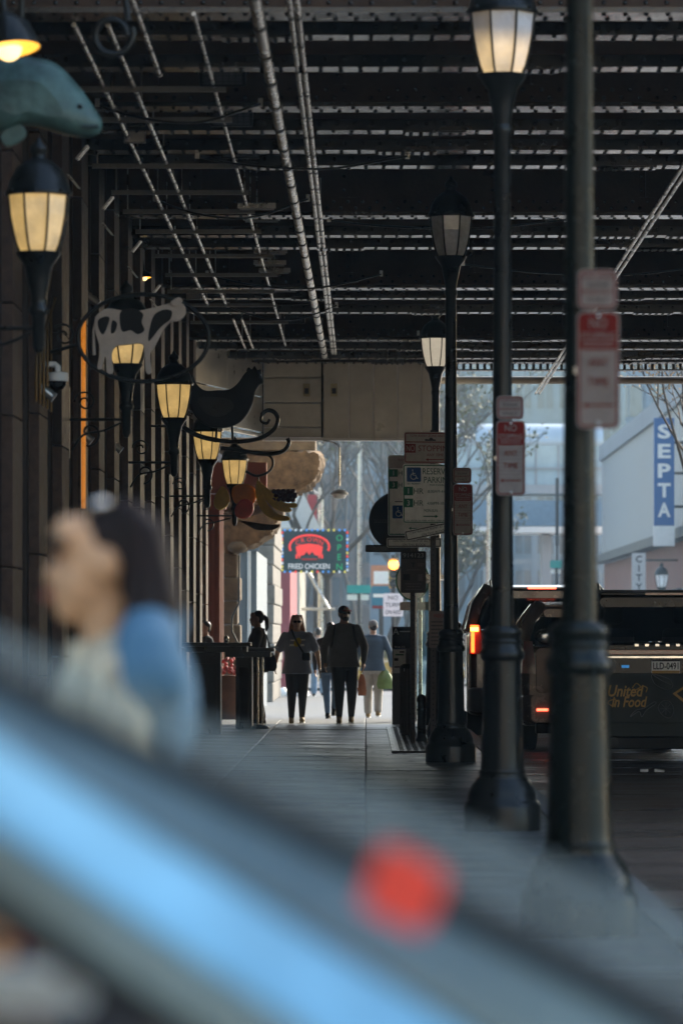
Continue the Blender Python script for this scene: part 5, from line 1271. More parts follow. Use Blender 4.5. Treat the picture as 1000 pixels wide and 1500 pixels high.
obj('phone', MB().box(-.01, .01, -.04, .04, -.06, .06), M_carblack, t, (G['wrL'][0] + .01, G['wrL'][1] - .05, G['wrL'][2] - .12), (.3, 0, 0), bevel=.004)
obj('bracelet', MB().tube([(G['wrR'][0] + .034 * math.cos(R(a)), G['wrR'][1] + .034 * math.sin(R(a)), G['wrR'][2] + .02) for a in range(0, 360, 30)], .007, 5, closed=True), M_chrome, t)
# man with the cap
yw = 58.0
t, hd, k, G = person('bearded man in dark grey long sleeved top, black trousers and cap walking towards the camera', (wx(504, yw), yw, 0), R(0), 1.78, 1.04,
    dict(elL=(.29, .03, 1.14), elR=(-.285, .03, 1.14), wrL=(.275, -.03, .90), wrR=(-.27, -.06, .90), kneeL=(.11, -.02, .50), kneeR=(-.07, -.12, .51), ankL=(.10, .10, .10), ankR=(-.07, -.16, .09)),
    M_skin, M_darkgrey, M_blackcloth, M_tanshoe, M_hair_b, shirt_len=.84, hairstyle='cap', head_yaw=R(24), fat=.15)
sunglasses(t, hd, k)
cm = MB().ball(hd(0, .015, 1.672), .087 * k, .102 * k, .085 * k)
cc = obj('cap', remeshed(cm, .008, 1, 'cap'), mat('navy cap', (.012, .018, .045), .8), t)
obj('brim', MB().loft([[hd(x, -.085 + .06 * abs(x) * 4 - (.0 if q < 2 else 0), 1.683 + (.006 if q else 0)) for x in (-.07, -.035, 0, .035, .07)] + [hd(x, -.165 + 9 * x * x, 1.668 + (.006 if q else 0)) for x in (.07, .035, 0, -.035, -.07)] for q in (0, 1)], smooth=False), mat('cap red', (.35, .04, .02), .8), cc, fix=True)
obj('badge', MB().ball(hd(0, -.088, 1.712), .02 * k, .008, .016 * k, 10, 6), mat('cap red', (.35, .04, .02), .8), cc)
bm_ = MB().ball(hd(0, -.062, 1.558), .054 * k, .048 * k, .038 * k); [bm_.ball(hd(s * .055, -.03, 1.585), .018 * k, .035 * k, .04 * k) for s in (-1, 1)]
obj('beard', remeshed(bm_, .008, 1, 'beard'), M_hair_b, t)
obj('collar', MB().tube([(.075 * math.cos(R(a)), .01 + .07 * math.sin(R(a)), 1.50 + .012 * math.sin(R(a))) for a in range(0, 360, 20)], .016, 6, closed=True), M_darkgrey, t)
obj('backpack_strap', MB().tube(smooth_path([(-.13, .05, 1.49), (-.135, -.10, 1.46), (-.155, -.15, 1.32), (-.20, -.10, 1.15)], 5), .02, 6), M_blackcloth, t); obj('backpack_strap', MB().tube(smooth_path([(.13, .05, 1.49), (.135, -.10, 1.46), (.155, -.15, 1.32), (.20, -.10, 1.15)], 5), .02, 6), M_blackcloth, t)
# man walking away
yw = 69.0
t, hd, k, G = person('man in navy sweater and pale khaki trousers walking away with a green bag', (wx(546, yw), yw, gz(yw)), R(176), 1.76, 1.08,
    dict(elR=(-.285, .04, 1.15), wrR=(-.30, -.05, .92), kneeL=(.09, -.05, .5), kneeR=(-.09, -.02, .5), ankL=(.09, -.14, .09), ankR=(-.09, .12, .12), flare=.022),
    M_skin, M_navy, M_khaki, M_tanshoe, M_hair_b, hairstyle='cap', fat=.06, head_yaw=R(15))
obj('cap', remeshed(MB().ball(hd(0, .015, 1.675), .085 * k, .1 * k, .08 * k), .009, 1, 'cap'), M_darkgrey, t)
b = thing('shopping_bag', 'green and yellow plastic bag hanging from the hand of the man in navy', 'bag', (wx(563, 68.95), 68.95, gz(69) + .52))
obj('sack', MB().loft([[(x * s, y * s, z) for x, y in ((-.13, -.08), (.13, -.08), (.15, .08), (-.12, .08))] for z, s in ((0, .9), (.08, 1.1), (.22, .9), (.34, .35))], smooth=True), mat('bag green', (.20, .30, .08), .4, 0, .25, 6), b, fix=True)
obj('handle', MB().tube([(-.03, 0, .33), (0, 0, .44), (.03, 0, .33)], .008, 5), mat('bag green', (.20, .30, .08), .4), b)
# person mostly hidden behind the capped man
yw = 64.0
t, hd, k, G = person('person in dark jacket and faded blue jeans hidden behind the capped man', (wx(484, yw), yw, gz(yw)), R(170), 1.62, 1.05,
    dict(elL=(.26, .05, 1.14), wrL=(.28, -.05, .90), kneeL=(.09, -.10, .5), kneeR=(-.09, .0, .5), ankL=(.09, -.22, .10), ankR=(-.09, .20, .16)),
    M_skin, M_blackcloth, M_denim, M_black, M_hair_b)
b = thing('shopping_bag', 'orange bag carried low beside the capped man', 'bag', (wx(530, 63.6), 63.6, gz(64) + .40)); b.scale = (.8, .8, .85)
obj('sack', MB().loft([[(x * s, y * s, z) for x, y in ((-.09, -.07), (.09, -.07), (.09, .07), (-.09, .07))] for z, s in ((0, .9), (.1, 1.05), (.3, .8), (.42, .4))]), mat('bag orange', (.38, .13, .05), .4, 0, .2, 6), b, fix=True); obj('handle', MB().tube([(-.03, 0, .41), (0, 0, .52), (.03, 0, .41)], .008, 5), M_black, b)
# person in jeans far behind the woman
yw = 96.0
person('distant person in grey top and light blue jeans behind the woman', (wx(466, yw), yw, gz(yw)), R(180), 1.72, 1.05, dict(kneeL=(.1, -.05, .5), ankL=(.11, -.1, .09), ankR=(-.11, .1, .1), flare=.03), M_skin, mat('grey cloth', (.2, .2, .21), .85), mat('light denim', (.20, .33, .50), .85, 0, .15, 9), M_dark, M_hair_b, voxel=.012)
# woman at the table (profile, looking left)
yw = 57.6
t, hd, k, G = person('woman with ponytail in dark brown jacket standing in profile at the tall black table', (wx(377, yw), yw, 0), R(-82), 1.70, 1.0,
    dict(elR=(-.27, -.10, 1.18), wrR=(-.20, -.30, 1.16), handR=(.2, -1, -.1), elL=(.25, -.06, 1.17), wrL=(.16, -.28, 1.16), handL=(-.2, -1, -.1), ankL=(.09, .05, .09), ankR=(-.09, -.02, .09), flare=.03),
    M_skindark, M_brownjacket, mat('brown cloth', (.13, .09, .06), .85), M_dark, M_hair_b, shirt_len=.80, hairstyle='ponytail', fat=.05)
hb = thing('handbag', 'dark slouchy handbag hanging at the hip of the woman at the table', 'bag', (wx(391, 57.3), 57.3, .80))
obj('sack', MB().loft([[(x * s, y * s, z) for x, y in ((-.17, -.07), (.15, -.07), (.15, .07), (-.17, .07))] for z, s in ((0, .8), (.06, 1.0), (.18, .9), (.27, .6))]), M_brownjacket, hb, fix=True); obj('strap', MB().tube(smooth_path([(-.1, 0, .25), (-.02, .0, .55), (.06, 0, .25)], 5), .012, 6), M_brownjacket, hb)
# head just visible behind the last pier
t, hd, k, G = person('person mostly hidden behind the last granite pier, only the head edge visible', (wx(301, 63.5), 63.5, gz(63.5)), R(-60), 1.62, .95, {}, M_skindark, M_blackcloth, M_blackcloth, M_black, M_hair_b, voxel=.012)

# ------------------------------------------------------------------ tall tables
def tall_table(px0, px1, py, D, lab, body0, body1, leg=False):
    z = wz(py, D); t = thing('tall_table', lab, 'table', (wx((px0 + px1) / 2, D), D, 0)); k = D / FPX; c = (px0 + px1) / 2
    obj('table_top', MB().box((px0 - c) * k, (px1 - c) * k, -.35, .35, z - .05, z), M_iron, t, bevel=.008)
    obj('apron', MB().box((px0 - c) * k + .05, (px1 - c) * k - .05, -.28, .28, z - .13, z - .052), M_iron, t)
    obj('cabinet', MB().box((body0 - c) * k, (body1 - c) * k, -.25, .25, .0, z - .132), M_iron, t, bevel=.006)
    obj('door_panel', MB().box((body0 - c) * k + .05, (body1 - c) * k - .05, -.262, -.2515, .1, z - .28), M_dark, t, bevel=.005)
    if leg:
        for q in (8, 15):
            obj('leg', MB().tube([((body1 + q - c) * k, -.2, 0), ((body1 + q - c) * k, -.2, z - .132)], .016, 8), M_chrome if q == 15 else M_galv, t)
        obj('foot', MB().lathe([(.14, 0), (.14, .03), (.04, .06)], 14, ((body1 + 11 - c) * k, -.2, 0)), M_iron, t)
    return t
tall_table(268, 368, 941, 52.0, 'long black tall table by the granite wall, left one', 282, 324)
tall_table(326, 402, 949, 55.0, 'black tall table with thin metal legs in front of the woman, right one', 346, 370, True)
nb = thing('napkin_stack', 'pale blue napkins lying at the right end of the tall table', 'napkins', (wx(402, 54.9), 54.9, wz(949, 55)))
obj('napkin', MB().box(-.05, .06, -.08, .08, .0005, .008).box(-.06, .05, -.07, .07, .0085, .02), mat('pale blue paper', (.45, .55, .6), .7), nb)
gl_ = thing('glass_jar', 'small clear jar catching light on the left tall table', 'jar', (wx(331, 52), 52.1, wz(941, 52)))
obj('jar', MB().lathe([(.025, 0), (.035, .02), (.035, .07), (.025, .085)], 12), M_chrome, gl_); obj('lid', MB().lathe([(.027, .086), (.027, .10)], 12), M_galv, gl_)
pt = thing('planter', 'rounded dark planter with red and white flowers behind the tall tables', 'planter', (wx(334, 62), 62, gz(62)))
obj('pot', MB().lathe([(.18, 0), (.24, .3), (.26, .7), (.22, .72)], 16), mat('terracotta', (.25, .13, .09), .8), pt)
fl_ = MB(); rf = random.Random(4)
for i in range(60): fl_.ball((rf.uniform(-.2, .2), rf.uniform(-.2, .2), .75 + rf.uniform(0, .25)), .03, n=6, m=4)
obj('flowers', fl_, mat('flower pink', (.5, .12, .12), .6, 0, .6, 12), pt, kind='stuff')
sb = thing('white_lumps', 'low row of white rounded lumps at the foot of the maroon column', 'ledge', (wx(415, 97), 97, -.2))  # row of low white rounded lumps
for i in range(5): obj('stone', MB().ball((-.5 + i * .25, 0, .02), .15, .3, .2, 10, 7), M_dirty, sb)

# ================================================================== CARS
def suv(nm, lab, x, y, L, Wd, H, m, low=None, rails=True, z=-.10, rearlit=False, bar=False, plate_txt=None, wrap=False, taper=.25):
    t = thing(nm, lab, 'car', (x, y, z)); w = Wd / 2; belt = H * .70
    def sec(y_, hw, zb, zt, r=.10, n=4): return [(px, y_, pz) for px, pz in rrect(-hw, zb, hw, zt, min(r, (zt - zb) / 2.2, hw / 2), n)]
    st = [(0.02, w * .88, .42, belt - .08), (.06, w * .95, .34, belt - .01), (.22, w * .99, .30, belt), (.9, w, .28, belt + .0), (L * .5, w, .28, belt), (L * .72, w, .28, belt - .02), (L * .93, w * .95, .30, belt - .14), (L, w * .82, .38, belt - .3)]
    obj('body', MB().loft([sec(*s) for s in st]), m, t, fix=True)
    wt = w * (1 - taper) * .98; zr = H
    # greenhouse built from roof and pillars, with panes between
    roof = [(-wt, .42, zr - .07), (wt, .42, zr - .07), (wt, L * .56, zr - .09), (-wt, L * .56, zr - .09)]
    rr = []
    for yy, s, dz in ((.30, .93, -.10), (.36, .97, -.04), (.5, 1, -.015), (1.6, 1, .0), (L * .5, 1, -.03), (L * .57, .96, -.09)):
        rr.append([(px, yy, pz) for px, pz in rrect(-wt * s, zr + dz - .10, wt * s, zr + dz, .049, 5)])
    obj('roof', MB().loft(rr), m, t, fix=True)
    zb = belt - .01
    def P(s, yb, yt, rad, name='pillar'): obj(name, MB().tube([(s * (w * .965), yb, zb), (s * (w * .935 * .55 + wt * .5), yb + (yt - yb) * .5, zb + (zr - zb) * .55), (s * wt * .985, yt, zr - .05)], rad, 8), m, t)
    for s in (-1, 1):
        P(s, .12, .40, .085); P(s, 1.25, 1.3, .05); P(s, 2.4, 2.35, .045); P(s, L * .70, L * .56, .05)
        pane = lambda a, b, c, d_: MB().hexa([(s * w * .955, a, zb + .02), (s * w * .94, a, zb + .02), (s * w * .94, b, zb + .02), (s * w * .955, b, zb + .02), (s * wt * .99, c, zr - .06), (s * wt * .97, c, zr - .06), (s * wt * .97, d_, zr - .06), (s * wt * .99, d_, zr - .06)])
        obj('side_window', pane(.22, 1.2, .46, 1.25), M_carglass, t, fix=True); obj('side_window', pane(1.32, 2.34, 1.36, 2.3), M_carglass, t, fix=True); obj('side_window', pane(2.46, L * .69, 2.4, L * .55), M_carglass, t, fix=True)
        mr = obj('side_mirror', MB().ball((s * (w + .13), L * .64, belt + .06), .13, .07, .09, 14, 9), m, t); obj('mirror_glass', MB().ball((s * (w + .13), L * .64 - .055, belt + .06), .10, .02, .07, 12, 7), M_chrome, mr)
        if rails: obj('roof_rail', MB().tube([(s * wt * .93, .5, zr - .02), (s * wt * .93, .62, zr + .045), (s * wt * .93, L * .5, zr + .03), (s * wt * .93, L * .53, zr - .03)], .02, 8), M_chrome, t)
        for yy in (L * .19, L * .78):
            wh = obj('wheel', MB().tube([(s * (w - .24), yy, .37), (s * (w - .01), yy, .37)], .30, 22), M_black, t)
            obj('tyre', MB().lathe([(.37, -.11), (.385, -.08), (.385, .08), (.37, .11), (.26, .115), (.26, -.115), (.37, -.11)], 26, caps=False), M_tyre, wh, (s * (w - .12), yy, .385), (0, PI / 2, 0))
            rim = MB().lathe([(.26, .0), (.24, .09), (.22, .05), (.05, .06), (.0, .07)], 20)
            obj('rim', rim, M_alloy, wh, (s * (w - .12), yy, .385), (0, s * PI / 2, 0))
        obj('door_handle', MB().box(s * w - .01, s * w + .025, 1.9, 2.1, belt - .18, belt - .14), M_chrome, t, bevel=.008)
    gl = lambda a: a
    obj('rear_window', MB().hexa([(-w * .84, .10, zb + .07), (w * .84, .10, zb + .07), (w * .84, .115, zb + .07), (-w * .84, .115, zb + .07), (-wt * .90, .36, zr - .11), (wt * .90, .36, zr - .11), (wt * .90, .375, zr - .11), (-wt * .90, .375, zr - .11)]), M_carglass, t)
    obj('windscreen', MB().hexa([(-w * .88, L * .70, zb + .02), (w * .88, L * .70, zb + .02), (w * .88, L * .705, zb + .02), (-w * .88, L * .705, zb + .02), (-wt * .92, L * .56, zr - .1), (wt * .92, L * .56, zr - .1), (wt * .92, L * .565, zr - .1), (-wt * .92, L * .565, zr - .1)]), M_screen, t)
    obj('spoiler', MB().hexa([(-wt * .92, .22, zr - .075), (wt * .92, .22, zr - .075), (wt * .96, .45, zr - .06), (-wt * .96, .45, zr - .06), (-wt * .92, .22, zr - .045), (wt * .92, .22, zr - .045), (wt * .96, .45, zr - .012), (-wt * .96, .45, zr - .012)]), m, t, bevel=.01)
    bl = obj('brake_light', MB().box(-.20, .20, .205, .2195, zr - .072, zr - .048), M_brake if rearlit else M_tail, t)
    for i, sx in enumerate((-.42, .42)):
        for yy in (1.5, 2.55):
            if yy < 2 and wrap: continue
            se = obj('seat', MB().box(sx - .26, sx + .26, yy - .12, yy + .08, .5, belt + .16), M_seat, t, bevel=.06); obj('headrest', MB().box(sx - .14, sx + .14, yy - .1, yy + .0, belt + .2, belt + .42), M_seat, se, bevel=.05)
    obj('dashboard', MB().box(-w * .85, w * .85, L * .62, L * .70, .8, belt - .02), M_seat, t, bevel=.05)
    obj('floor_pan', MB().box(-w * .8, w * .8, .3, L * .6, .45, .55), M_seat, t)
    # tail
    tg = obj('tailgate', MB().prism(rrect(-w * .80, .72, w * .80, belt - .02, .06), -.012, .05), m, t, bevel=.01)
    obj('bumper', MB().loft([[(px, yy, pz) for px, pz in rrect(-w * s, .36, w * s, .70, .06, 4)] for yy, s in ((-.09, .86), (-.06, .95), (.05, .985), (.3, 1.003))]), low or m, t, fix=True)
    obj('diffuser', MB().box(-w * .8, w * .8, -.05, .2, .22, .355), M_black, t, bevel=.02)
    for s in (-1, 1):
        tl = obj('tail_light', MB().hexa([(s * w * .98, -.02, belt - .34), (s * w * .80, -.035, belt - .34), (s * w * .80, .2, belt - .34), (s * w * .998, .25, belt - .34), (s * w * .95, .03, belt + .06), (s * w * .84, .02, belt + .06), (s * w * .84, .2, belt + .06), (s * w * .97, .25, belt + .06)]), M_tail if not rearlit else mat('tail lens dim', (.25, .02, .01), .2, coat=1), t, fix=True)
        if rearlit:
            a, b = sorted((s * w * .97, s * w * .86)); c_ = s * w * .915
            obj('lit_segment', MB().box(a, b, -.055, -.036, belt - .02, belt + .035), M_tailhot, tl); obj('lit_segment', MB().box(min(s * w * .96, c_), max(s * w * .96, c_), -.055, -.036, belt - .32, belt - .025), M_taillit, tl)
            obj('lit_segment', MB().box(a, b, -.053, -.034, belt + .04, belt + .065), M_taillit, tl)
        obj('reflector', MB().box(s * w * .72 - .07, s * w * .72 + .07, -.105, -.088, .50, .53), M_brake if s < 0 and nm == 'parked_car' and rearlit is None else M_tail, t)
        obj('exhaust', MB().tube([(s * .55, -.07, .30), (s * .55, .1, .30)], .045, 12), M_iron if wrap else M_chrome, t)
    if bar:
        lb = obj('light_bar', MB().box(-w * .78, w * .78, -.040, -.013, belt - .13, belt - .075), M_tail, t, bevel=.006); obj('chrome_strip', MB().box(-w * .76, w * .76, -.043, -.018, belt - .165, belt - .145), M_chrome, t)
        for k in range(7): obj('badge_letter', MB().box(-.33 + k * .11, -.29 + k * .11, -.03, -.013, belt - .04, belt - .015), M_chrome, t)
        obj('blue_badge', MB().box(-.47, -.39, -.025, -.0125, belt - .27, belt - .24), mat('blue badge', (.02, .22, .5), .4, emit=(.05, .4, 1), estr=.12), t)
    pz = belt - .255
    pl = obj('licence_plate', MB().prism(rrect(-.152, -.078, .152, .078, .012), -.03, -.022), M_dirty, t, (0, 0, pz), label='white licence plate with yellow strip' if plate_txt else None)
    obj('plate_strip', MB().box(-.148, .148, -.0325, -.0302, -.075, -.045), M_gold if plate_txt else M_dark, pl)
    if plate_txt:
        text(plate_txt, M_dark, pl, 0, .005, .075, .27, y=-.034, bold=.02); obj('plate_frame', MB().box(-.152, .152, -.0325, -.0302, .055, .077), M_dark, pl)
    return t, w, belt
PIVOT = None
t, w, belt = suv('parked_car', 'black car seen from behind with yellow lettered wrap and white licence plate', 3.20, 41.0, 5.0, 2.0, 1.94, M_carblack, M_carwrap, bar=True, plate_txt='LLD-0491', wrap=True)
wr = obj('wrap_panel', MB().box(-.96, .96, -.105, -.0915, .50, 1.03), M_carwrap, t, bevel=.02)
k_ = 40.9 / FPX; X = lambda px: (px - 974) * k_; Z = lambda py: EYE + .10 + (930 - py) * k_
text('United', M_gold, wr, X(915), Z(1012), 17 * k_, 52 * k_, y=-.112, shear=.25, bold=.02)
text('in Food', M_gold, wr, X(920), Z(1028), 16 * k_, 52 * k_, y=-.112, shear=.25, bold=.02)
obj('flourish', MB().tube([(X(a), -.110, Z(b)) for a, b in smooth2] if False else smooth_path([(X(a), -.110, Z(b)) for a, b in ((924, 1008), (930, 1001), (936, 1006), (930, 1010), (940, 1005), (946, 1008), (944, 1014))], 5), .006, 5).tube(smooth_path([(X(a), -.110, Z(b)) for a, b in ((900, 1024), (892, 1026), (889, 1030), (896, 1034), (899, 1030))], 5), .006, 5), M_gold, wr)
def chalk(pts, closed=True, r=.004): obj('chalk_drawing', MB().tube(smooth_path([(X(a), -.109, Z(b)) for a, b in pts], 5, closed), r, 4, closed=closed), M_chalk, wr)
chalk([(953, 988), (966, 990), (980, 996), (983, 1006), (974, 1010), (960, 1004), (954, 996)]); chalk([(955, 989), (968, 997), (981, 1003)], False)
chalk([(962, 1036), (970, 1026), (980, 1028), (985, 1040), (980, 1051), (969, 1048)])
for a in range(0, 180, 45): chalk([(973.5 + 9 * math.cos(R(a)), 1038 + 9 * math.sin(R(a))), (973.5 - 9 * math.cos(R(a)), 1038 - 9 * math.sin(R(a)))], False, .003)
chalk([(921, 1050), (930, 1040), (942, 1037), (956, 1028), (958, 1031), (945, 1040), (938, 1050), (934, 1042)], True)
obj('diamond_logo', MB().prism([(X(983), Z(1016)), (X(1003), Z(1003)), (X(1023), Z(1016)), (X(1003), Z(1032))], -.112, -.106), M_gold, wr)
obj('diamond_mark', MB().prism([(X(989), Z(1016)), (X(1003), Z(1007)), (X(1017), Z(1016)), (X(1003), Z(1027))], -.115, -.1125), M_carwrap, wr)
suv('parked_car', 'taupe car half hidden behind the nearest lamp post, between two dark cars', 2.88, 47.5, 4.3, 1.94, 1.86, M_cartaupe, rails=False, rearlit=None)
suv('parked_car', 'large dark grey car with lit orange tail light and red brake light strip', 2.49, 54.0, 5.3, 2.10, 2.16, M_carsilver, mat('car lower grey', (.05, .05, .05), .5), rearlit=True)
lt = thing('litter', 'scraps of pale paper lying on the dark road under the black car', 'litter', (wx(930, 43), 40.2, -.098))
obj('scrap', MB().hexa([(-.05, -.03, 0), (.05, -.04, 0), (.06, .04, .0), (-.04, .05, 0), (-.05, -.03, .03), (.05, -.04, .01), (.06, .04, .02), (-.04, .05, .035)]), M_dirty, lt, (.05, 0, .003)); obj('scrap', MB().hexa([(-.04, -.03, 0), (.04, -.04, 0), (.04, .04, .0), (-.04, .04, 0), (-.04, -.03, .02), (.04, -.04, .03), (.04, .04, .02), (-.04, .04, .03)]), M_dirty, lt, (-.10, .1, .003))
tb = thing('trash_bag', 'dark litter bag with a pale strap leaning by the base of the third lamp post', 'bag', (wx(643, 44.5), 44.6, 0))
obj('sack', MB().lathe([(.05, 0), (.13, .06), (.14, .25), (.09, .42), (.03, .5)], 12), M_black, tb); obj('strap', MB().tube(smooth_path([(-.03, -.15, .02), (-.02, -.16, .30), (.03, -.14, .55), (.06, -.1, .74)], 5), .018, 6), M_dirty, tb)

# ------------------------------------------------------------------ foreground car, very close and far out of focus
FD = 3.42
fc = thing('parked_car', 'blurred steel blue car right in front of the camera, its pillar rising leftwards', 'car', (0, FD - .15, -.15))
def pl_(px, py, d=FD): return (wx(px, d), wz(py, d) + .15)
xs_t, xs_b = -.95, .75
def line(a, b):                      # a sloping edge of the pillar: height at x
    q = FD / FPX
    return lambda x: EYE + .15 + (930 - (a + b * (535 + x / q))) * q - .03 * (x / .8) ** 2
def bar(top, bot, y0, y1, m, nm, n=12, bulge=.02, parent=fc):
    rings = []
    for i in range(n + 1):
        x = xs_t + (xs_b - xs_t) * i / n; zt, zb = top(x), bot(x)
        r_ = [(x, y0 - bulge * math.sin(PI * q / 8), zb + (zt - zb) * q / 8) for q in range(9)] + [(x, y1, zb + (zt - zb) * q / 8) for q in range(8, -1, -1)]
        rings.append(r_)
    return obj(nm, MB().loft(rings), m, parent, fix=True)
M_fore = mat('foreground sky blue paint', (.19, .44, .57), .38, .8, .32, 4, coat=.5, rvar=.06)  # sky reflection on the pillar put into a bluer paint colour
M_foregrey = mat('foreground reflection edge', (.13, .20, .22), .42, .5, .3, 6, coat=.3)  # dimmer edges of that sky reflection, put in as a darker colour
M_seal = mat('foreground seal', (.030, .038, .046), .8, 0, .15, 5, spec=.08)
def slope(top, bot, y0, dep, m, nm, n=14, pw=1.15):     # a panel that leans back as it rises
    rings = []
    for i in range(n + 1):
        x = xs_t + (xs_b - xs_t) * i / n; zt, zb = top(x), bot(x)
        rings.append([(x, y0 + dep * (q / 10) ** pw, zb + (zt - zb) * q / 10) for q in range(11)] + [(x, y0 + dep + .03, zb + (zt - zb) * q / 10) for q in (10, 0)])
    return obj(nm, MB().loft(rings), m, fc, fix=True)
e1, e2, e3, e4, e5, e6 = line(985, .50), line(1020, .515), line(1085, .635), line(1205, .69), line(1290, .71), line(1350, .72)
bar(e1, e2, .245, .30, M_seal, 'glass_seal', bulge=.008)
slope(e2, e3, .21, .035, M_foregrey, 'pillar_shoulder')
slope(e3, e4, .12, .088, M_fore, 'pillar')
slope(e4, e5, .105, .014, M_foregrey, 'drip_rail')
bar(e5, e6, .12, .22, M_seal, 'door_seal', bulge=.006)
eg_ = line(972, .41)
rings = []
for i in range(9):
    x = xs_t + (xs_b - xs_t) * i / 8
    rings.append([(x, .26 + 1.2 * q / 8, e1(x) - .01 + (eg_(x) - e1(x)) * 1.2 * math.sin(PI * (.05 + .9 * q / 8))) for q in range(9)])
vs = [p for r_ in rings for p in r_]
obj('windscreen', MB().add(vs, [(i * 9 + j, i * 9 + j + 1, (i + 1) * 9 + j + 1, (i + 1) * 9 + j) for i in range(8) for j in range(8)], True), M_frontglass, fc)
roofz = e1(xs_t)
# the rest of the car: body side, bonnet, roof, rear, wheels
def csec(x, zt, zb, y0=.10, y1=1.72):
    return [(x, yy, zz) for yy, zz in rrect(y0, zb, y1, zt, .10, 4)]
obj('body', MB().loft([csec(-3.4, .80, .38, .3, 1.5), csec(-3.3, .95, .28), csec(-2.4, 1.0, .22, .04, 1.78), csec(-.9, 1.0, .2, .02, 1.8), csec(-.2, .86, .2, .02, 1.8), csec(.62, .78, .2, .02, 1.8), csec(1.0, .76, .22, .04, 1.78), csec(1.55, .70, .26, .1, 1.72), csec(1.68, .60, .34, .3, 1.5)]), M_carblue, fc, fix=True)
obj('roof', MB().loft([[(x, yy, zz) for yy, zz in rrect(.24 + e, roofz - .05 + dz, 1.58 - e, roofz + dz, .022, 4)] for x, dz, e in ((-2.35, -.20, .06), (-1.9, -.04, .0), (-1.3, .03, 0), (-.8, .015, 0), (xs_t + .01, -.01, 0))]), M_carblue, fc, fix=True)
for yy in (.12, 1.66):
    obj('rear_pillar', MB().tube([(-2.9, yy, .95), (-2.35, yy + (.1 if yy < 1 else -.1), roofz - .22)], .07, 8), M_carblue, fc)
    obj('middle_pillar', MB().tube([(-1.1, yy, .95), (-1.05, yy + (.1 if yy < 1 else -.1), roofz - .02)], .05, 8), M_seal, fc)
    for x in (-2.5, .95):
        wh = obj('wheel', MB().tube([(x, yy - .08, .33), (x, yy + .1, .33)], .26, 18), M_black, fc)
        obj('tyre', MB().lathe([(.32, -.1), (.335, -.07), (.335, .07), (.32, .1), (.22, .105), (.22, -.105), (.32, -.1)], 24, caps=False), M_tyre, wh, (x, yy, .335), (PI / 2, 0, 0))
obj('side_window', MB().add([(-1.0, .17, .98), (-.1, .17, .98), (xs_t, .19, e6(xs_t)), (-1.0, .21, roofz - .06)], [(0, 1, 2, 3)]), M_carglass, fc)
obj('seat', MB().box(-1.0, -.5, .35, .85, .5, 1.12), M_seat, fc, bevel=.05)
obj('dashboard', MB().box(-.25, .5, .25, 1.5, .7, .84), M_seal, fc, bevel=.05)
x_, z_ = pl_(62, 1446, FD + .45)
mi = obj('interior_mirror', MB().loft([[(x_ + px, yy, z_ + pz) for px, pz in rrect(-.10 * s, -.023 * s, .055 * s, .023 * s, .02 * s, 4)] for yy, s in ((.55, .8), (.56, 1), (.59, 1), (.60, .8))]), mat('mirror cream', (.9, .9, .83), .3, .0, .1, 8), fc, fix=True, label='pale rounded interior mirror')
obj('mirror_stem', MB().tube([(x_ + .02, .6, z_), (x_ + .08, .75, z_ + .06)], .008, 6), M_seal, mi)
x_, z_ = pl_(42, 1382, FD + .45)
obj('red_reflection', MB().box(x_ - .014, x_ + .012, .58, .585, z_ - .010, z_ + .010), mat('reflection red', (.45, .04, .04), .5), fc)  # small red light reflection put in as a coloured plate
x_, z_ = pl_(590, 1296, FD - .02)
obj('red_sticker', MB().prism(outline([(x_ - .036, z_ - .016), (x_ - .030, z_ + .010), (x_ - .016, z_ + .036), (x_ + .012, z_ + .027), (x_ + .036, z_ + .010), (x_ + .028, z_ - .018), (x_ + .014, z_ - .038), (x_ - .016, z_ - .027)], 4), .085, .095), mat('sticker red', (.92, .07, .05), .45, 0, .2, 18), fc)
obj('bonnet_line', MB().box(.66, 1.5, .2, 1.6, .76, .79), M_carblue, fc, bevel=.02)

# woman in the blurred foreground
yw = 7.5
t, hd, k, G = person('blurred woman in the foreground facing left, blue jacket, cream top, glasses on head', (wx(160, yw), yw, -.16), R(-84), 1.755, 1.0, dict(wrL=(.24, -.2, 1.0), wrR=(-.24, -.2, 1.0)),
    mat('fair skin', (.60, .35, .19), .5), mat('cream striped top', (.62, .54, .38), .8, 0, .6, 3, stretch=(9, 9, .5)), M_blackcloth, M_black, mat('dark brown hair', (.014, .008, .008), .6, 0, .3, 20, .3, 60, spec=.2), hairstyle='long', voxel=.008)
jk = MB()
def rj(z, rx, ry, a0=20, a1=340, e=0):
    return [(rx * math.cos(R(90 + a)) * 1.0, ry * math.sin(R(90 + a)), z) for a in [a0 + (a1 - a0) * i / 24 - 180 - 0 for i in range(25)]]
mj = mat('blue jacket cloth', (.075, .19, .30), .8, 0, .15, 6, .2, 30)
for s in (-1, 1): jk.tube([(s * .09, .07, 1.51), (s * .19, .07, 1.44)], [.06, .075], 12); jk.ball((s * .19, .07, 1.42), .078)
jk.ball((0, .10, 1.36), .19, .075, .15); jk.tube([(-.11, .07, 1.50), (0, .105, 1.53), (.11, .07, 1.50)], .05, 10)
obj('jacket', remeshed(jk, .012, 3, 'jacket'), mj, t)
for s in (-1, 1): obj('eyebrow', MB().tube([hd(s * .012, -.098, 1.672), hd(s * .03, -.094, 1.68), hd(s * .058, -.072, 1.672)], .010, 6), M_hair_b, t)
obj('eye_shade', MB().ball(hd(.034, -.086, 1.645), .02, .008, .011, 8, 6), mat('eye shade brown', (.12, .06, .04), .6), t); obj('lips', MB().ball(hd(0, -.104, 1.572), .026, .010, .012, 10, 6), mat('lip rose', (.35, .09, .07), .5), t)  # shading of the eye region put in as a brown patch
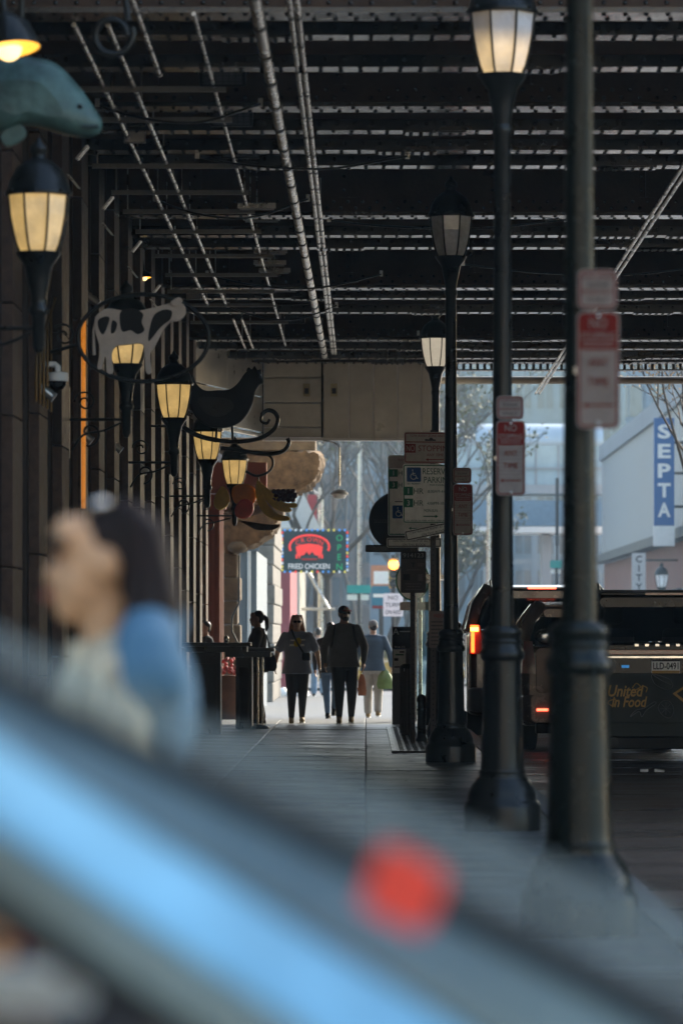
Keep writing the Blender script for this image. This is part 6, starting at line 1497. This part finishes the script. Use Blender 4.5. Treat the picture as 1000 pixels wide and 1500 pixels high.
gs = obj('glasses', MB().ball(hd(.045, -.005, 1.748), .026, .02, .014, 12, 7).ball(hd(-.045, -.005, 1.748), .026, .02, .014, 12, 7), M_chrome, t)
obj('temple', MB().tube([hd(.065, .01, 1.76), hd(.10, .05, 1.70), hd(.10, .08, 1.66)], .004, 5), M_black, gs)

# ================================================================== TREES
def tree(nm, lab, x, y, h, seed, leafm, n_leaf=250, spread=.5, depth=5, leaf=.06, z0=-.35, trunk=.14, twigm=None, cat='tree', grp=None):
    rn = random.Random(seed); t = thing(nm, lab, cat, (x, y, z0), group=grp)
    tr, tw, lf = MB(), MB(), MB(); tips = []
    def grow(p, d, ln, r, lv):
        steps = 3; pts = [p]; q = Vector(p); dd = d.copy()
        for i in range(steps):
            dd = (dd + Vector((rn.uniform(-.18, .18), rn.uniform(-.18, .18), rn.uniform(-.05, .14)))).normalized(); q = q + dd * ln / steps; pts.append(q.copy())
        r2 = r * .62
        (tr if lv <= 1 else tw).tube(pts, [r, r * .88, r * .75, r2], 7 if lv <= 1 else 4, caps=lv <= 1)
        if lv >= depth - 2: tips.extend(pts[1:])
        if lv < depth:
            for k in range(rn.choice((2, 3, 3)) if lv else 4):
                nd = (dd + Vector((rn.uniform(-1, 1), rn.uniform(-1, 1), rn.uniform(-.25, .6))) * spread * 1.5).normalized()
                grow(pts[-1 - (k % 2) * (1 if lv else 0)], nd, ln * rn.uniform(.62, .82), r2, lv + 1)
    grow(Vector((0, 0, 0)), Vector((0, 0, 1)), h * .36, trunk, 0)
    obj('trunk', tr, M_bark, t); obj('branches', tw, twigm or M_twig, t)
    for i in range(n_leaf):
        c = rn.choice(tips) + Vector((rn.gauss(0, .12), rn.gauss(0, .12), rn.gauss(0, .12)))
        u = Vector((rn.uniform(-1, 1), rn.uniform(-1, 1), rn.uniform(-1, 1))).normalized() * leaf; v = u.orthogonal().normalized() * leaf * .6
        lf.add([c - u, c + v, c + u, c - v], [(0, 1, 2, 3)])
    if n_leaf: obj('leaves', lf, leafm, t, kind='stuff')
    return t
gt = 'bare street trees beyond the bridge'
tree('street_tree', 'tree with golden buds spreading bare branches in from the right edge', 7.3, 80, 9.5, 14, M_leafgold, 3600, .62, 6, .042, trunk=.08, twigm=M_bark)
for k, (x, y, h, sd, lf_, n_, w_) in enumerate([(-1.0, 128, 10, 21, M_leafolive, 500, 'nearest bare tree just right of the fried chicken sign'), (.6, 142, 12, 22, M_leafolive, 900, 'olive tinged bare tree behind the round dark sign'),
    (-2.2, 156, 13, 23, M_twig, 300, 'bare tree behind the fried chicken sign'), (1.6, 170, 14, 24, M_leafolive, 900, 'tall bare tree in front of the grey office building'), (-.4, 188, 15, 25, M_twig, 400, 'tall bare tree in the middle of the far street'),
    (-3.4, 200, 15, 26, M_leafolive, 500, 'tall bare tree at the far left'), (3.9, 165, 6.5, 27, M_leafolive, 2200, 'small olive green tree behind the third lamp post'), (2.6, 205, 15, 28, M_twig, 400, 'far bare tree to the right of the grey office')]):
    tree('bare_tree', w_, x, y, h, sd, lf_, n_, .5, 6, .10, trunk=.16, grp=gt)

# ================================================================== AIR
haze = MB().box(-60, 40, -40, 350, -1.3, 60)
hm_ = bpy.data.materials.new('haze air'); hm_.use_nodes = True; nt = hm_.node_tree
for n in list(nt.nodes):
    if n.type == 'BSDF_PRINCIPLED': nt.nodes.remove(n)
vo = nt.nodes.new('ShaderNodeVolumePrincipled'); vo.inputs['Color'].default_value = (.48, .70, .88, 1); vo.inputs['Density'].default_value = .00055; vo.inputs['Anisotropy'].default_value = .3
nt.links.new(vo.outputs[0], [n for n in nt.nodes if n.type == 'OUTPUT_MATERIAL'][0].inputs['Volume'])
obj('haze', haze, hm_, kind='stuff')
